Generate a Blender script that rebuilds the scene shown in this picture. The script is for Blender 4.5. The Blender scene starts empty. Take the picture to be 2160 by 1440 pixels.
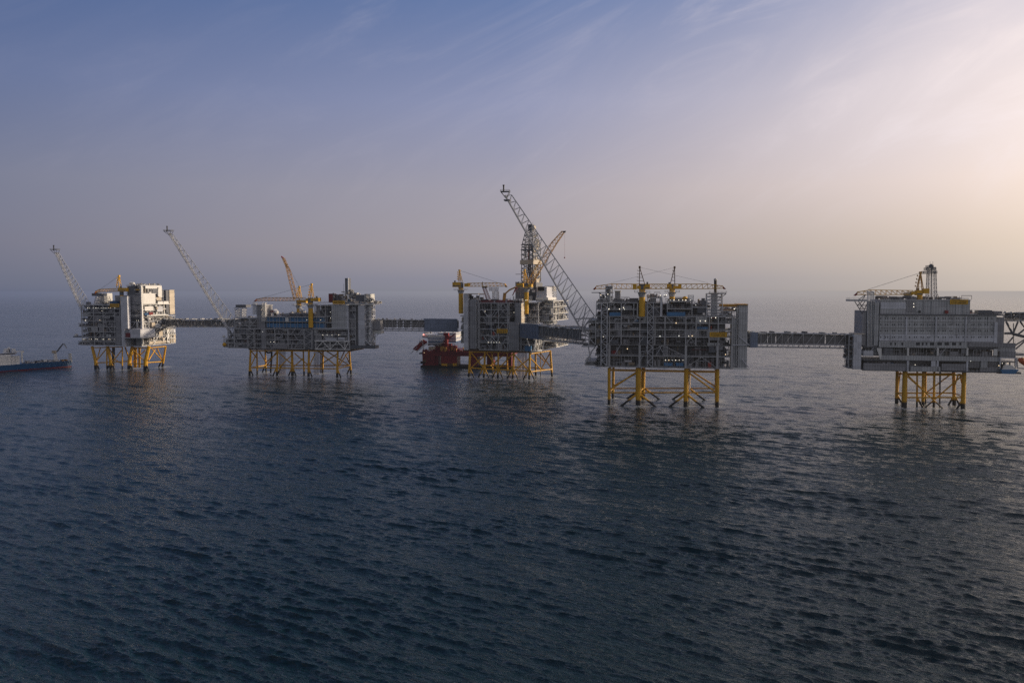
import bpy, math, random
import numpy as np
from mathutils import Vector, Matrix

C = bpy.context.scene
COL = C.collection
FPX, HC, PITCH = 1680.0, 83.0, math.atan(108 / 1680)

# ------------------------------------------------------------------ camera
cd = bpy.data.cameras.new('camera'); cam = bpy.data.objects.new('camera', cd); COL.objects.link(cam)
cam.location = (0, 0, HC); cam.rotation_euler = (math.pi / 2 - PITCH, 0, 0)
cd.sensor_width = 36; cd.lens = 36 * FPX / 2160; cd.clip_start = 1; cd.clip_end = 200000
C.camera = cam
C.view_settings.view_transform = 'Standard'; C.view_settings.look = 'None'
C.view_settings.exposure = 0; C.view_settings.gamma = 1
C.render.engine = 'CYCLES'
C.cycles.use_denoising = False
C.cycles.max_bounces = 5; C.cycles.diffuse_bounces = 2; C.cycles.glossy_bounces = 3
C.cycles.caustics_reflective = False; C.cycles.caustics_refractive = False
C.cycles.sample_clamp_indirect = 2; C.cycles.sample_clamp_direct = 1.6

SUN_AZ, SUN_EL = math.radians(78), math.radians(14)

def srgb(r, g, b):
    def f(c):
        c /= 255.0
        return c / 12.92 if c <= 0.04045 else ((c + 0.055) / 1.055) ** 2.4
    return (f(r), f(g), f(b), 1)

# ------------------------------------------------------------------ node helper
class NT:
    def __init__(s, tree): s.t = tree; s.n = tree.nodes; s.l = tree.links
    def node(s, typ, **kw):
        n = s.n.new(typ)
        for k, v in kw.items(): setattr(n, k, v)
        return n
    def link(s, a, b): s.l.new(a, b)
    def val(s, inp, v):
        if isinstance(v, (int, float, tuple, list)): inp.default_value = v
        else: s.link(v, inp)
    def math(s, op, a, b=0.0, c=None, clamp=False):
        n = s.node('ShaderNodeMath', operation=op, use_clamp=clamp)
        s.val(n.inputs[0], a); s.val(n.inputs[1], b)
        if c is not None: s.val(n.inputs[2], c)
        return n.outputs[0]
    def mix(s, f, a, b, blend='MIX'):
        n = s.node('ShaderNodeMix', data_type='RGBA', blend_type=blend)
        s.val(n.inputs[0], f); s.val(n.inputs[6], a); s.val(n.inputs[7], b)
        return n.outputs[2]
    def ramp(s, f, stops, interp='LINEAR'):
        n = s.node('ShaderNodeValToRGB'); n.color_ramp.interpolation = interp
        e = n.color_ramp.elements
        while len(e) < len(stops): e.new(0.5)
        for k, (p, c) in enumerate(stops): e[k].position = p; e[k].color = c
        s.val(n.inputs[0], f)
        return n.outputs[0]
    def mapr(s, v, a, b, c=0.0, d=1.0, smooth=False):
        n = s.node('ShaderNodeMapRange'); n.clamp = True
        if smooth: n.interpolation_type = 'SMOOTHSTEP'
        s.val(n.inputs[0], v)
        for k, x in zip((1, 2, 3, 4), (a, b, c, d)): n.inputs[k].default_value = x
        return n.outputs[0]
    def noise(s, vec, scale, detail=3, rough=0.55, dist=0.0):
        n = s.node('ShaderNodeTexNoise'); s.link(vec, n.inputs['Vector'])
        n.inputs['Scale'].default_value = scale; n.inputs['Detail'].default_value = detail
        n.inputs['Roughness'].default_value = rough; n.inputs['Distortion'].default_value = dist
        return n.outputs[0]
    def mapping(s, vec, scale=(1, 1, 1), rot=(0, 0, 0), loc=(0, 0, 0)):
        n = s.node('ShaderNodeMapping'); s.link(vec, n.inputs[0])
        n.inputs['Location'].default_value = loc; n.inputs['Rotation'].default_value = rot; n.inputs['Scale'].default_value = scale
        return n.outputs[0]

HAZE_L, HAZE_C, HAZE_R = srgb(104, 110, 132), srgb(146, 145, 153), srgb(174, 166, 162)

# ------------------------------------------------------------------ world: hazy evening sky
w = bpy.data.worlds.new('World'); C.world = w; w.use_nodes = True
T = NT(w.node_tree); T.n.clear()
tc = T.node('ShaderNodeTexCoord'); sep = T.node('ShaderNodeSeparateXYZ'); T.link(tc.outputs['Generated'], sep.inputs[0])
X, Y, Z = sep.outputs
el = T.math('MULTIPLY', T.math('ARCSINE', Z), 180 / math.pi)          # degrees
az = T.math('MULTIPLY', T.math('ARCTAN2', X, Y), 180 / math.pi)
ef = T.math('POWER', T.math('DIVIDE', T.math('MAXIMUM', el, 0.0), 90.0, clamp=True), 0.5)
def e2(d): return (max(d, 0) / 90.0) ** 0.5
rl = T.ramp(ef, [(0, HAZE_L), (e2(.8), srgb(113, 117, 136)), (e2(3), srgb(123, 124, 142)), (e2(7), srgb(124, 128, 150)), (e2(13), srgb(103, 117, 155)), (e2(20), srgb(74, 99, 147)), (e2(35), srgb(58, 86, 126)), (1, srgb(44, 68, 102))])
rc = T.ramp(ef, [(0, HAZE_C), (e2(.8), srgb(150, 148, 160)), (e2(3), srgb(173, 164, 167)), (e2(7), srgb(170, 165, 176)), (e2(13), srgb(148, 154, 185)), (e2(20), srgb(106, 127, 172)), (e2(35), srgb(84, 104, 138)), (1, srgb(48, 70, 104))])
rr = T.ramp(ef, [(0, HAZE_R), (e2(.8), srgb(182, 173, 168)), (e2(3), srgb(201, 187, 177)), (e2(7), srgb(222, 204, 196)), (e2(13), srgb(208, 200, 208)), (e2(20), srgb(150, 160, 194)), (e2(35), srgb(150, 150, 162)), (1, srgb(44, 60, 98))])
rb = T.ramp(ef, [(0, srgb(136, 134, 136)), (e2(10), srgb(144, 142, 145)), (e2(30), srgb(92, 100, 118)), (1, srgb(32, 52, 88))])
c1 = T.mix(T.mapr(az, -34, 2, smooth=False), rl, rc)
c2 = T.mix(T.mapr(az, 0, 30, smooth=False), c1, rr)
back = T.mapr(T.math('ABSOLUTE', T.math('SUBTRACT', az, 20)), 60, 120, smooth=True)
c3 = T.mix(back, c2, rb)
# cirrus streaks
cb = T.node('ShaderNodeCombineXYZ'); T.link(az, cb.inputs[0]); T.link(el, cb.inputs[1])
rt = T.mapping(cb.outputs[0], rot=(0, 0, math.radians(-24)))
st = T.mapping(rt, scale=(0.05, 0.17, 1))
n1 = T.noise(st, 1.0, 8, 0.62, 1.6)
st2 = T.mapping(rt, scale=(0.10, 0.42, 1), loc=(3, 1, 0))
n2 = T.noise(st2, 1.3, 6, 0.62, 1.0)
n3 = T.noise(T.mapping(rt, scale=(0.05, 0.11, 1), loc=(7, 2, 0)), 1.0, 3, 0.5)
streak = T.math('MULTIPLY', T.mapr(n1, .42, .72, smooth=True), T.math('ADD', T.mapr(n2, .35, .7), .35))
# veil: stronger toward the sun side; edge climbs from lower left to upper right
line = T.math('SUBTRACT', T.math('ADD', T.math('MULTIPLY', az, 0.45), 11.0), el)
veil = T.mapr(T.math('ADD', line, T.math('MULTIPLY', T.math('SUBTRACT', n1, .5), 14.0)), -4, 9, smooth=True)
veil = T.math('MULTIPLY', veil, T.mapr(az, 2, 26, smooth=True))
hi = T.mapr(el, 3, 10, smooth=True)
cl = T.math('MULTIPLY', T.math('ADD', T.math('MULTIPLY', streak, .38), T.math('MULTIPLY', veil, .46)), hi)
cl = T.math('MULTIPLY', cl, T.mapr(az, -20, 24, .10, 1.0))
cl = T.math('MULTIPLY', cl, T.mapr(n3, .3, .62, .45, 1.1), clamp=True)
c4 = T.mix(cl, c3, srgb(226, 216, 222))
# glow round the sun behind the haze
sd = (math.sin(SUN_AZ) * math.cos(SUN_EL), math.cos(SUN_AZ) * math.cos(SUN_EL), math.sin(SUN_EL))
dp = T.node('ShaderNodeVectorMath', operation='DOT_PRODUCT'); T.link(tc.outputs['Generated'], dp.inputs[0]); dp.inputs[1].default_value = (math.sin(math.radians(58)) * math.cos(SUN_EL), math.cos(math.radians(58)) * math.cos(SUN_EL), math.sin(SUN_EL) * .8)   # bright thin cloud on the sun side
ang = T.math('MULTIPLY', T.math('ARCCOSINE', T.math('MINIMUM', dp.outputs['Value'], .99999)), 180 / math.pi)
g1 = T.math('POWER', 2.718, T.math('MULTIPLY', T.math('POWER', T.math('DIVIDE', ang, 22.0), 2.0), -1.0))
g2 = T.math('POWER', 2.718, T.math('MULTIPLY', T.math('DIVIDE', ang, 6.0), -1.0))
glow = T.math('ADD', T.math('MULTIPLY', g1, .95), T.math('MULTIPLY', g2, 2.2))
gl = T.node('ShaderNodeMix', data_type='RGBA', blend_type='ADD'); gl.inputs[0].default_value = 1.0
T.link(c4, gl.inputs[6])
gc = T.mix(1.0, (1, .80, .58, 1), (1, 1, 1, 1), 'MULTIPLY')
vm = T.node('ShaderNodeVectorMath', operation='SCALE'); vm.inputs[0].default_value = (1.0, .79, .55); T.link(glow, vm.inputs['Scale'])
T.link(vm.outputs[0], gl.inputs[7])
sky = T.node('ShaderNodeTexSky'); sky.sky_type = 'NISHITA'; sky.sun_disc = False
sky.sun_elevation = SUN_EL; sky.sun_rotation = SUN_AZ; sky.dust_density = 3.0; sky.air_density = 1.0
skyd = T.node('ShaderNodeVectorMath', operation='SCALE'); T.link(sky.outputs[0], skyd.inputs[0]); skyd.inputs['Scale'].default_value = 0.06
fin = T.mix(0.06, gl.outputs[2], skyd.outputs[0])
bg = T.node('ShaderNodeBackground'); T.link(fin, bg.inputs[0]); bg.inputs[1].default_value = 1.0
wo = T.node('ShaderNodeOutputWorld'); T.link(bg.outputs[0], wo.inputs[0])

sl = bpy.data.lights.new('sun', 'SUN'); sl.energy = 3.6; sl.angle = math.radians(6.0); sl.color = (1, .80, .58)
so = bpy.data.objects.new('sun', sl); COL.objects.link(so)
so.rotation_euler = (-Vector(sd)).to_track_quat('-Z', 'Y').to_euler()

# ------------------------------------------------------------------ aerial haze painted by distance as emission, one node group used by every material
hg = bpy.data.node_groups.new('painted_haze', 'ShaderNodeTree')
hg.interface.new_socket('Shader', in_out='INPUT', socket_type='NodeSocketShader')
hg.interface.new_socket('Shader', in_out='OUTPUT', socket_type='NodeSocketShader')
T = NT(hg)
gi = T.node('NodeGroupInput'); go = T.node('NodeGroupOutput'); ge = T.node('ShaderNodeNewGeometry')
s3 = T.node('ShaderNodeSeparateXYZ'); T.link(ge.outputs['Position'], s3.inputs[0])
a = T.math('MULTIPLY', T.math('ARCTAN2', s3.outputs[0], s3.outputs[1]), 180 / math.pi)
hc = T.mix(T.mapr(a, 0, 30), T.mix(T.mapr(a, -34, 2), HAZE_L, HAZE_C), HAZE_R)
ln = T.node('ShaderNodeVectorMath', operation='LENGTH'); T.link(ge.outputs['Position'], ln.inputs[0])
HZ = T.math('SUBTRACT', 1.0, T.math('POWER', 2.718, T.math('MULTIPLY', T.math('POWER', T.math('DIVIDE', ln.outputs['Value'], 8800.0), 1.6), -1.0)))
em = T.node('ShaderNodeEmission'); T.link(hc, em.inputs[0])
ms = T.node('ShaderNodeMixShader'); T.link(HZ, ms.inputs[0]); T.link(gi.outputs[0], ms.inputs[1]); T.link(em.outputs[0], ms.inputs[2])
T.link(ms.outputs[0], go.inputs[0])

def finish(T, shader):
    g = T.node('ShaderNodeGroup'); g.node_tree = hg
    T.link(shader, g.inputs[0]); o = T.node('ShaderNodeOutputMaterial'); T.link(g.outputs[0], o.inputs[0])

def mat(name, col, rough=.6, metal=0.0, dirt=.35, island=None, corr=0.0, splash=False, emit=0.0):
    m = bpy.data.materials.new(name); m.use_nodes = True
    T = NT(m.node_tree); T.n.clear()
    ge = T.node('ShaderNodeNewGeometry'); P = ge.outputs['Position']
    p = T.node('ShaderNodeBsdfPrincipled'); p.inputs['Roughness'].default_value = rough; p.inputs['Metallic'].default_value = metal
    c = (*col, 1)
    if emit:
        e = T.node('ShaderNodeEmission'); e.inputs[0].default_value = c; e.inputs[1].default_value = emit
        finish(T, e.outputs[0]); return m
    if island:
        c = T.ramp(ge.outputs['Random Per Island'], island, 'CONSTANT')
    na = T.noise(P, .12, 4, .6)
    nb = T.noise(T.mapping(P, scale=(1.2, 1.2, .12)), 1.0, 3, .6)
    k = T.math('ADD', T.math('MULTIPLY', na, dirt * 1.2), T.math('MULTIPLY', nb, dirt))
    k = T.math('ADD', T.math('SUBTRACT', k, dirt * 1.1), 1.0)
    v = T.node('ShaderNodeVectorMath', operation='SCALE'); T.val(v.inputs[0], c if not isinstance(c, tuple) else c[:3]); T.link(k, v.inputs['Scale'])
    c = v.outputs[0]
    # rust streaks
    rs = T.mapr(T.noise(T.mapping(P, scale=(2.2, 2.2, .2), loc=(5, 5, 5)), 1.0, 4, .65), .60, .78, 0, min(1, dirt * 1.2))
    c = T.mix(rs, c, (.11, .06, .035, 1))
    if corr:
        sp = T.node('ShaderNodeSeparateXYZ'); T.link(P, sp.inputs[0])
        s_ = T.math('SINE', T.math('MULTIPLY', T.math('ADD', sp.outputs[0], T.math('MULTIPLY', sp.outputs[1], .45)), 2 * math.pi / 1.6))
        sz = T.math('LESS_THAN', T.math('FRACT', T.math('DIVIDE', sp.outputs[2], 4.2)), .07)
        k2 = T.math('SUBTRACT', T.math('ADD', 1.0, T.math('MULTIPLY', s_, corr)), T.math('MULTIPLY', sz, corr * 2.2))
        sn = T.node('ShaderNodeVectorMath', operation='SNAP'); T.link(P, sn.inputs[0]); sn.inputs[1].default_value = (5.3, 60.0, 4.2)
        wn = T.node('ShaderNodeTexWhiteNoise'); T.link(sn.outputs[0], wn.inputs[0])
        k2 = T.math('MULTIPLY', k2, T.mapr(wn.outputs[0], 0, 1, .86, 1.10))
        v = T.node('ShaderNodeVectorMath', operation='SCALE'); T.link(c, v.inputs[0]); T.link(k2, v.inputs['Scale']); c = v.outputs[0]
    if splash:
        sp = T.node('ShaderNodeSeparateXYZ'); T.link(P, sp.inputs[0])
        h = T.math('ADD', sp.outputs[2], T.math('MULTIPLY', T.math('SUBTRACT', T.noise(P, .5, 3), .5), 1.5))
        c = T.mix(T.mapr(h, 3.4, 4.8), (.012, .013, .016, 1), c)
    T.link(c, p.inputs['Base Color'])
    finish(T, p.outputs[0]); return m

G = lambda v, b=1.06: (v, v, v * b, 1)
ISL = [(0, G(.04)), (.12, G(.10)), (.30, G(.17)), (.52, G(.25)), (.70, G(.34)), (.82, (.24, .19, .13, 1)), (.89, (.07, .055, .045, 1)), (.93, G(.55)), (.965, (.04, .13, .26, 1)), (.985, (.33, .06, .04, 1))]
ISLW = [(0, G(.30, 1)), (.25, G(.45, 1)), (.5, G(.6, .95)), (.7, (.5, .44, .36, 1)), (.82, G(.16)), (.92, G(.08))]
M = dict(
    steel=mat('painted_grey_steel', (.42, .43, .445), .5, 0, .35),
    steel_l=mat('light_grey_steel', (.50, .52, .56), .5, 0, .3),
    steel_d=mat('dark_grey_steel', (.12, .13, .15), .6, 0, .4),
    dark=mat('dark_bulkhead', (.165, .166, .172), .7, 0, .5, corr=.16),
    darker=mat('shade_painted_bulkhead', (.055, .058, .068), .7, 0, .5, corr=.16),  # darker copy of the bulkhead paint, shade put into its colour
    clad=mat('grey_cladding', (.42, .435, .45), .55, 0, .22, corr=.14),
    clad_l=mat('pale_cladding', (.56, .58, .63), .5, 0, .2, corr=.07),
    clad_b=mat('blue_grey_cladding', (.15, .19, .27), .55, 0, .25, corr=.12),
    clad_m=mat('mid_grey_cladding', (.27, .275, .295), .55, 0, .25, corr=.14),
    white=mat('white_paint', (.72, .72, .70), .45, 0, .25),
    shipw=mat('ship_white_paint', (.88, .86, .80), .45, 0, .15),
    derr=mat('derrick_paint', (.40, .34, .26), .5, 0, .35),
    tan=mat('tan_panel', (.55, .48, .38), .6, 0, .2, corr=.05),
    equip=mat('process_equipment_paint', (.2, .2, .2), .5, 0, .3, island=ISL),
    equipw=mat('sun_painted_equipment', (.4, .4, .4), .5, 0, .3, island=ISLW),  # lighter, creamier copy of the equipment paint: sunlight put into the colours
    yellow=mat('jacket_yellow', (.64, .345, .012), .5, 0, .5, splash=True),
    cyellow=mat('crane_yellow', (.66, .37, .012), .45, 0, .3),
    brown=mat('rusty_brown_paint', (.15, .085, .04), .6, 0, .5),
    orange=mat('crane_orange', (.50, .27, .05), .5, 0, .3),
    red=mat('red_paint', (.22, .018, .022), .5, 0, .3),
    redhull=mat('red_hull_paint', (.155, .013, .019), .5, 0, .45),
    blue=mat('blue_module_paint', (.06, .19, .38), .5, 0, .3, corr=.06),
    navy=mat('blue_hull_paint', (.008, .075, .19), .4, 0, .3),
    black=mat('black_paint', (.012, .012, .014), .6, 0, .3),
    glass=mat('dark_window_glass', (.015, .022, .035), .15, 0, .1),
    lamp=mat('lit_floodlight', (1.0, .90, .74), emit=2.4), lamp2=mat('lit_warm_floodlight', (1.0, .74, .45), emit=1.6), lamp3=mat('lit_dim_floodlight', (.95, .93, .85), emit=1.2),
    lampr=mat('red_beacon', (1.0, .25, .2), emit=3.0),
)

# ------------------------------------------------------------------ mesh accumulator (frame-local metres: u right, v away, z up)
class MB:
    def __init__(s): s.v = []; s.f = []
    def box(s, u0, u1, v0, v1, z0, z1):
        b = len(s.v)
        for z in (z0, z1):
            for (u, v) in ((u0, v0), (u1, v0), (u1, v1), (u0, v1)): s.v.append((u, v, z))
        s.f += [tuple(b + i for i in q) for q in ((3, 2, 1, 0), (4, 5, 6, 7), (0, 1, 5, 4), (1, 2, 6, 5), (2, 3, 7, 6), (3, 0, 4, 7))]
        return s
    def bar(s, a, c, r, n=5, r2=None):
        a = Vector(a); c = Vector(c); d = c - a
        if d.length < 1e-4: return s
        r2 = r if r2 is None else r2
        d.normalize(); x = d.orthogonal().normalized(); y = d.cross(x)
        b = len(s.v)
        for (p, rr_) in ((a, r), (c, r2)):
            for k in range(n):
                t = 2 * math.pi * k / n
                s.v.append(tuple(p + x * (rr_ * math.cos(t)) + y * (rr_ * math.sin(t))))
        for k in range(n):
            j = (k + 1) % n; s.f.append((b + k, b + j, b + n + j, b + n + k))
        s.f.append(tuple(b + k for k in reversed(range(n)))); s.f.append(tuple(b + n + k for k in range(n)))
        return s
    def spin(s, cu, cv, ang):
        ca, sa = math.cos(ang), math.sin(ang)
        s.v = [(cu + (x - cu) * ca - (y - cv) * sa, cv + (x - cu) * sa + (y - cv) * ca, z) for x, y, z in s.v]; return s
    def beam(s, a, c, t): return s.bar(a, c, t * .707, 4)
    def ball(s, c, r, n=8, m=5):
        b = len(s.v)
        for i in range(1, m):
            ph = math.pi * i / m
            for k in range(n):
                t = 2 * math.pi * k / n
                s.v.append((c[0] + r * math.sin(ph) * math.cos(t), c[1] + r * math.sin(ph) * math.sin(t), c[2] + r * math.cos(ph)))
        tp = len(s.v); s.v.append((c[0], c[1], c[2] + r)); s.v.append((c[0], c[1], c[2] - r))
        for i in range(m - 2):
            for k in range(n):
                j = (k + 1) % n; s.f.append((b + i * n + k, b + (i + 1) * n + k, b + (i + 1) * n + j, b + i * n + j))
        for k in range(n):
            j = (k + 1) % n; s.f.append((tp, b + k, b + j)); s.f.append((tp + 1, b + (m - 2) * n + j, b + (m - 2) * n + k))
        return s
    def prism(s, pts, v0, v1):          # pts (u,z) polygon extruded in v
        b = len(s.v); n = len(pts)
        for v in (v0, v1):
            for (u, z) in pts: s.v.append((u, v, z))
        s.f.append(tuple(b + k for k in range(n))); s.f.append(tuple(b + n + k for k in reversed(range(n))))
        for k in range(n):
            j = (k + 1) % n; s.f.append((b + k, b + n + k, b + n + j, b + j))
        return s
    def truss(s, a0, a1, b0, b1, w, n, r, rd=None, tri=False):
        """lattice: lower chord a0-a1 (at +-w), upper chord b0-b1 (+-w, or single if tri)"""
        rd = rd or r * .6
        a0, a1, b0, b1 = map(Vector, (a0, a1, b0, b1)); W = Vector((0, w, 0))
        sides = (-1, 1)
        for sg in sides:
            s.bar(a0 + W * sg, a1 + W * sg, r)
            if not tri: s.bar(b0 + W * sg, b1 + W * sg, r)
        if tri: s.bar(b0, b1, r)
        for k in range(n + 1):
            t = k / n; A = a0.lerp(a1, t); B = b0.lerp(b1, t)
            for sg in sides:
                s.bar(A + W * sg, B + (W * sg if not tri else W * 0), rd, 4)
            s.bar(A - W, A + W, rd, 4)
            if not tri: s.bar(B - W, B + W, rd, 4)
            if k < n:
                t2 = (k + 1) / n; A2 = a0.lerp(a1, t2); B2 = b0.lerp(b1, t2)
                for sg in sides:
                    s.bar(A + W * sg, B2 + (W * sg if not tri else W * 0), rd, 4)
                s.bar(A - W, A2 + W, rd, 4)
        return s
    def lattice_tower(s, c0, c1, w0, w1, n, r, rd=None):
        """square lattice mast from centre c0 (half width w0) to c1 (half width w1)"""
        rd = rd or r * .6
        c0 = Vector(c0); c1 = Vector(c1); cor = ((-1, -1), (1, -1), (1, 1), (-1, 1))
        P = lambda i, t: c0.lerp(c1, t) + Vector((cor[i][0], cor[i][1], 0)) * (w0 + (w1 - w0) * t)
        for i in range(4):
            j = (i + 1) % 4
            s.bar(P(i, 0), P(i, 1), r)
            for k in range(n):
                t, t2 = k / n, (k + 1) / n
                s.bar(P(i, t), P(j, t2), rd, 4); s.bar(P(i, t2), P(j, t2), rd, 4)
                s.bar(P(j, t), P(i, t2), rd, 4)
        return s
    def build(s, name, m, parent, off=(0, 0, 0), smooth=False):
        me = bpy.data.meshes.new(name)
        me.from_pydata([(a - off[0], b - off[1], c - off[2]) for a, b, c in s.v], [], s.f); me.update()
        if smooth:
            for p in me.polygons: p.use_smooth = True
        o = bpy.data.objects.new(name, me); COL.objects.link(o); me.materials.append(M[m] if isinstance(m, str) else m)
        if parent is not None: o.parent = parent
        return o

def ray(px, py):
    cp, sp = math.cos(PITCH), math.sin(PITCH)
    a, b = (px - 1080) / FPX, (720 - py) / FPX
    return Vector((a, cp + b * sp, -sp + b * cp))
def ground(px, py):
    d = ray(px, py); return Vector((0, 0, HC)) + d * (HC / -d.z)

class Frame:
    """a platform's own frame; (x, y) given to its methods are measured on an enlarged survey crop, v is depth in metres"""
    def __init__(s, O, yaw, ox, oy, sc):
        s.O = O; s.yaw = math.radians(yaw); s.ox, s.oy, s.sc = ox, oy, sc
        s.ex = Vector((math.cos(s.yaw), math.sin(s.yaw), 0)); s.ey = Vector((-math.sin(s.yaw), math.cos(s.yaw), 0))
    def p(s, x, y, v=0):
        d = ray(s.ox + x / s.sc, s.oy + y / s.sc); c = Vector((0, 0, HC)) - s.O
        t = (v - c.dot(s.ey)) / d.dot(s.ey); q = c + d * t
        return Vector((q.dot(s.ex), v, q.z))
    def q(s, x, y, u):                  # point on a side plane of given u
        d = ray(s.ox + x / s.sc, s.oy + y / s.sc); c = Vector((0, 0, HC)) - s.O
        t = (u - c.dot(s.ex)) / d.dot(s.ex); q = c + d * t
        return Vector((u, q.dot(s.ey), q.z))
    def box(s, mb, x0, y0, x1, y1, v0, v1):
        xm = (x0 + x1) / 2
        u0, u1 = s.p(x0, y0, v0).x, s.p(x1, y0, v0).x
        z1, z0 = s.p(xm, y0, v0).z, s.p(xm, y1, v0).z
        mb.box(u0, u1, v0, v1, z0, z1); return (u0, u1, z0, z1)
    def B(s, x0, y0, x1, y1, v0, v1): m = MB(); s.box(m, x0, y0, x1, y1, v0, v1); return m
    def bar(s, mb, a, b, r, n=6, r2=None): mb.bar(s.p(*a), s.p(*b), r, n, r2)
    def root(s, name, label, cat, base, group=None):
        o = bpy.data.objects.new(name, None); COL.objects.link(o); o.empty_display_size = 2
        base = Vector(base)
        o.location = s.O + s.ex * base.x + s.ey * base.y + Vector((0, 0, base.z)); o.rotation_euler = (0, 0, s.yaw)
        o['label'] = label; o['category'] = cat
        if group: o['group'] = group
        R = Root(); R.o = o; R.off = tuple(base); R.f = s
        return R
class Root:
    def part(s, name, mb, m, parent=None, label=None, smooth=False):
        if not mb.v: return None
        o = mb.build(name, m, parent or s.o, s.off, smooth)
        if label: o['label'] = label
        if name in ('process_equipment', 'pipework', 'deck_equipment'): o['kind'] = 'stuff'
        return o

# ------------------------------------------------------------------ generic builders
def equipment(rng, mb, u0, u1, v0, v1, z0, z1, dens=1.0, axis='u'):
    """pipes, vessels, skids and cable trays filling one open deck bay"""
    L = (u1 - u0) if axis == 'u' else (v1 - v0); H = z1 - z0
    n = int(L / 2.0 * dens) + 1
    for k in range(n):
        a = rng.uniform(0, 1); d = rng.uniform(0, 1); t = rng.random()
        if axis == 'u': cu, cv = u0 + a * L, v0 + d * (v1 - v0)
        else: cu, cv = u0 + d * (u1 - u0), v0 + a * L
        if t < .33:
            wv, h = rng.uniform(.5, 2.4), rng.uniform(.25, .85) * H
            mb.box(cu - wv / 2, cu + wv / 2, cv - .6, cv + .6, z0, z0 + h)
        elif t < .5:
            r = rng.uniform(.4, min(1.2, H * .3)); l = rng.uniform(1.5, 5); zc = z0 + r + rng.uniform(.2, max(.3, H - 2 * r - .3))
            if axis == 'u': mb.bar((cu - l / 2, cv, zc), (cu + l / 2, cv, zc), r, 8)
            else: mb.bar((cu, cv - l / 2, zc), (cu, cv + l / 2, zc), r, 8)
        elif t < .62:
            r = rng.uniform(.5, 1.1); mb.bar((cu, cv, z0), (cu, cv, z0 + H * rng.uniform(.5, .9)), r, 8)
        elif t < .84:
            r = rng.uniform(.10, .28); mb.bar((cu, cv, z0), (cu, cv, z1), r, 5)
        else:
            r = rng.uniform(.12, .32); l = rng.uniform(4, 16); zc = z0 + H * rng.uniform(.55, .95)
            if axis == 'u': mb.bar((max(u0, cu - l / 2), cv, zc), (min(u1, cu + l / 2), cv, zc), r, 5)
            else: mb.bar((cu, max(v0, cv - l / 2), zc), (cu, min(v1, cv + l / 2), zc), r, 5)

def rail(mb, u0, u1, v0, v1, z, sides, step=2.6, h=1.15, r=.07):
    for sd_ in sides:
        if sd_ == 'F': A, B_ = (u0, v0), (u1, v0)
        elif sd_ == 'R': A, B_ = (u1, v0), (u1, v1)
        elif sd_ == 'L': A, B_ = (u0, v0), (u0, v1)
        else: A, B_ = (u0, v1), (u1, v1)
        L = math.hypot(B_[0] - A[0], B_[1] - A[1]); n = max(1, int(L / step))
        for hh in (h * .55, h): mb.bar((*A, z + hh), (*B_, z + hh), r, 4)
        for k in range(n + 1):
            t = k / n; x, y = A[0] + (B_[0] - A[0]) * t, A[1] + (B_[1] - A[1]) * t
            mb.bar((x, y, z), (x, y, z + h), r, 4)

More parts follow.
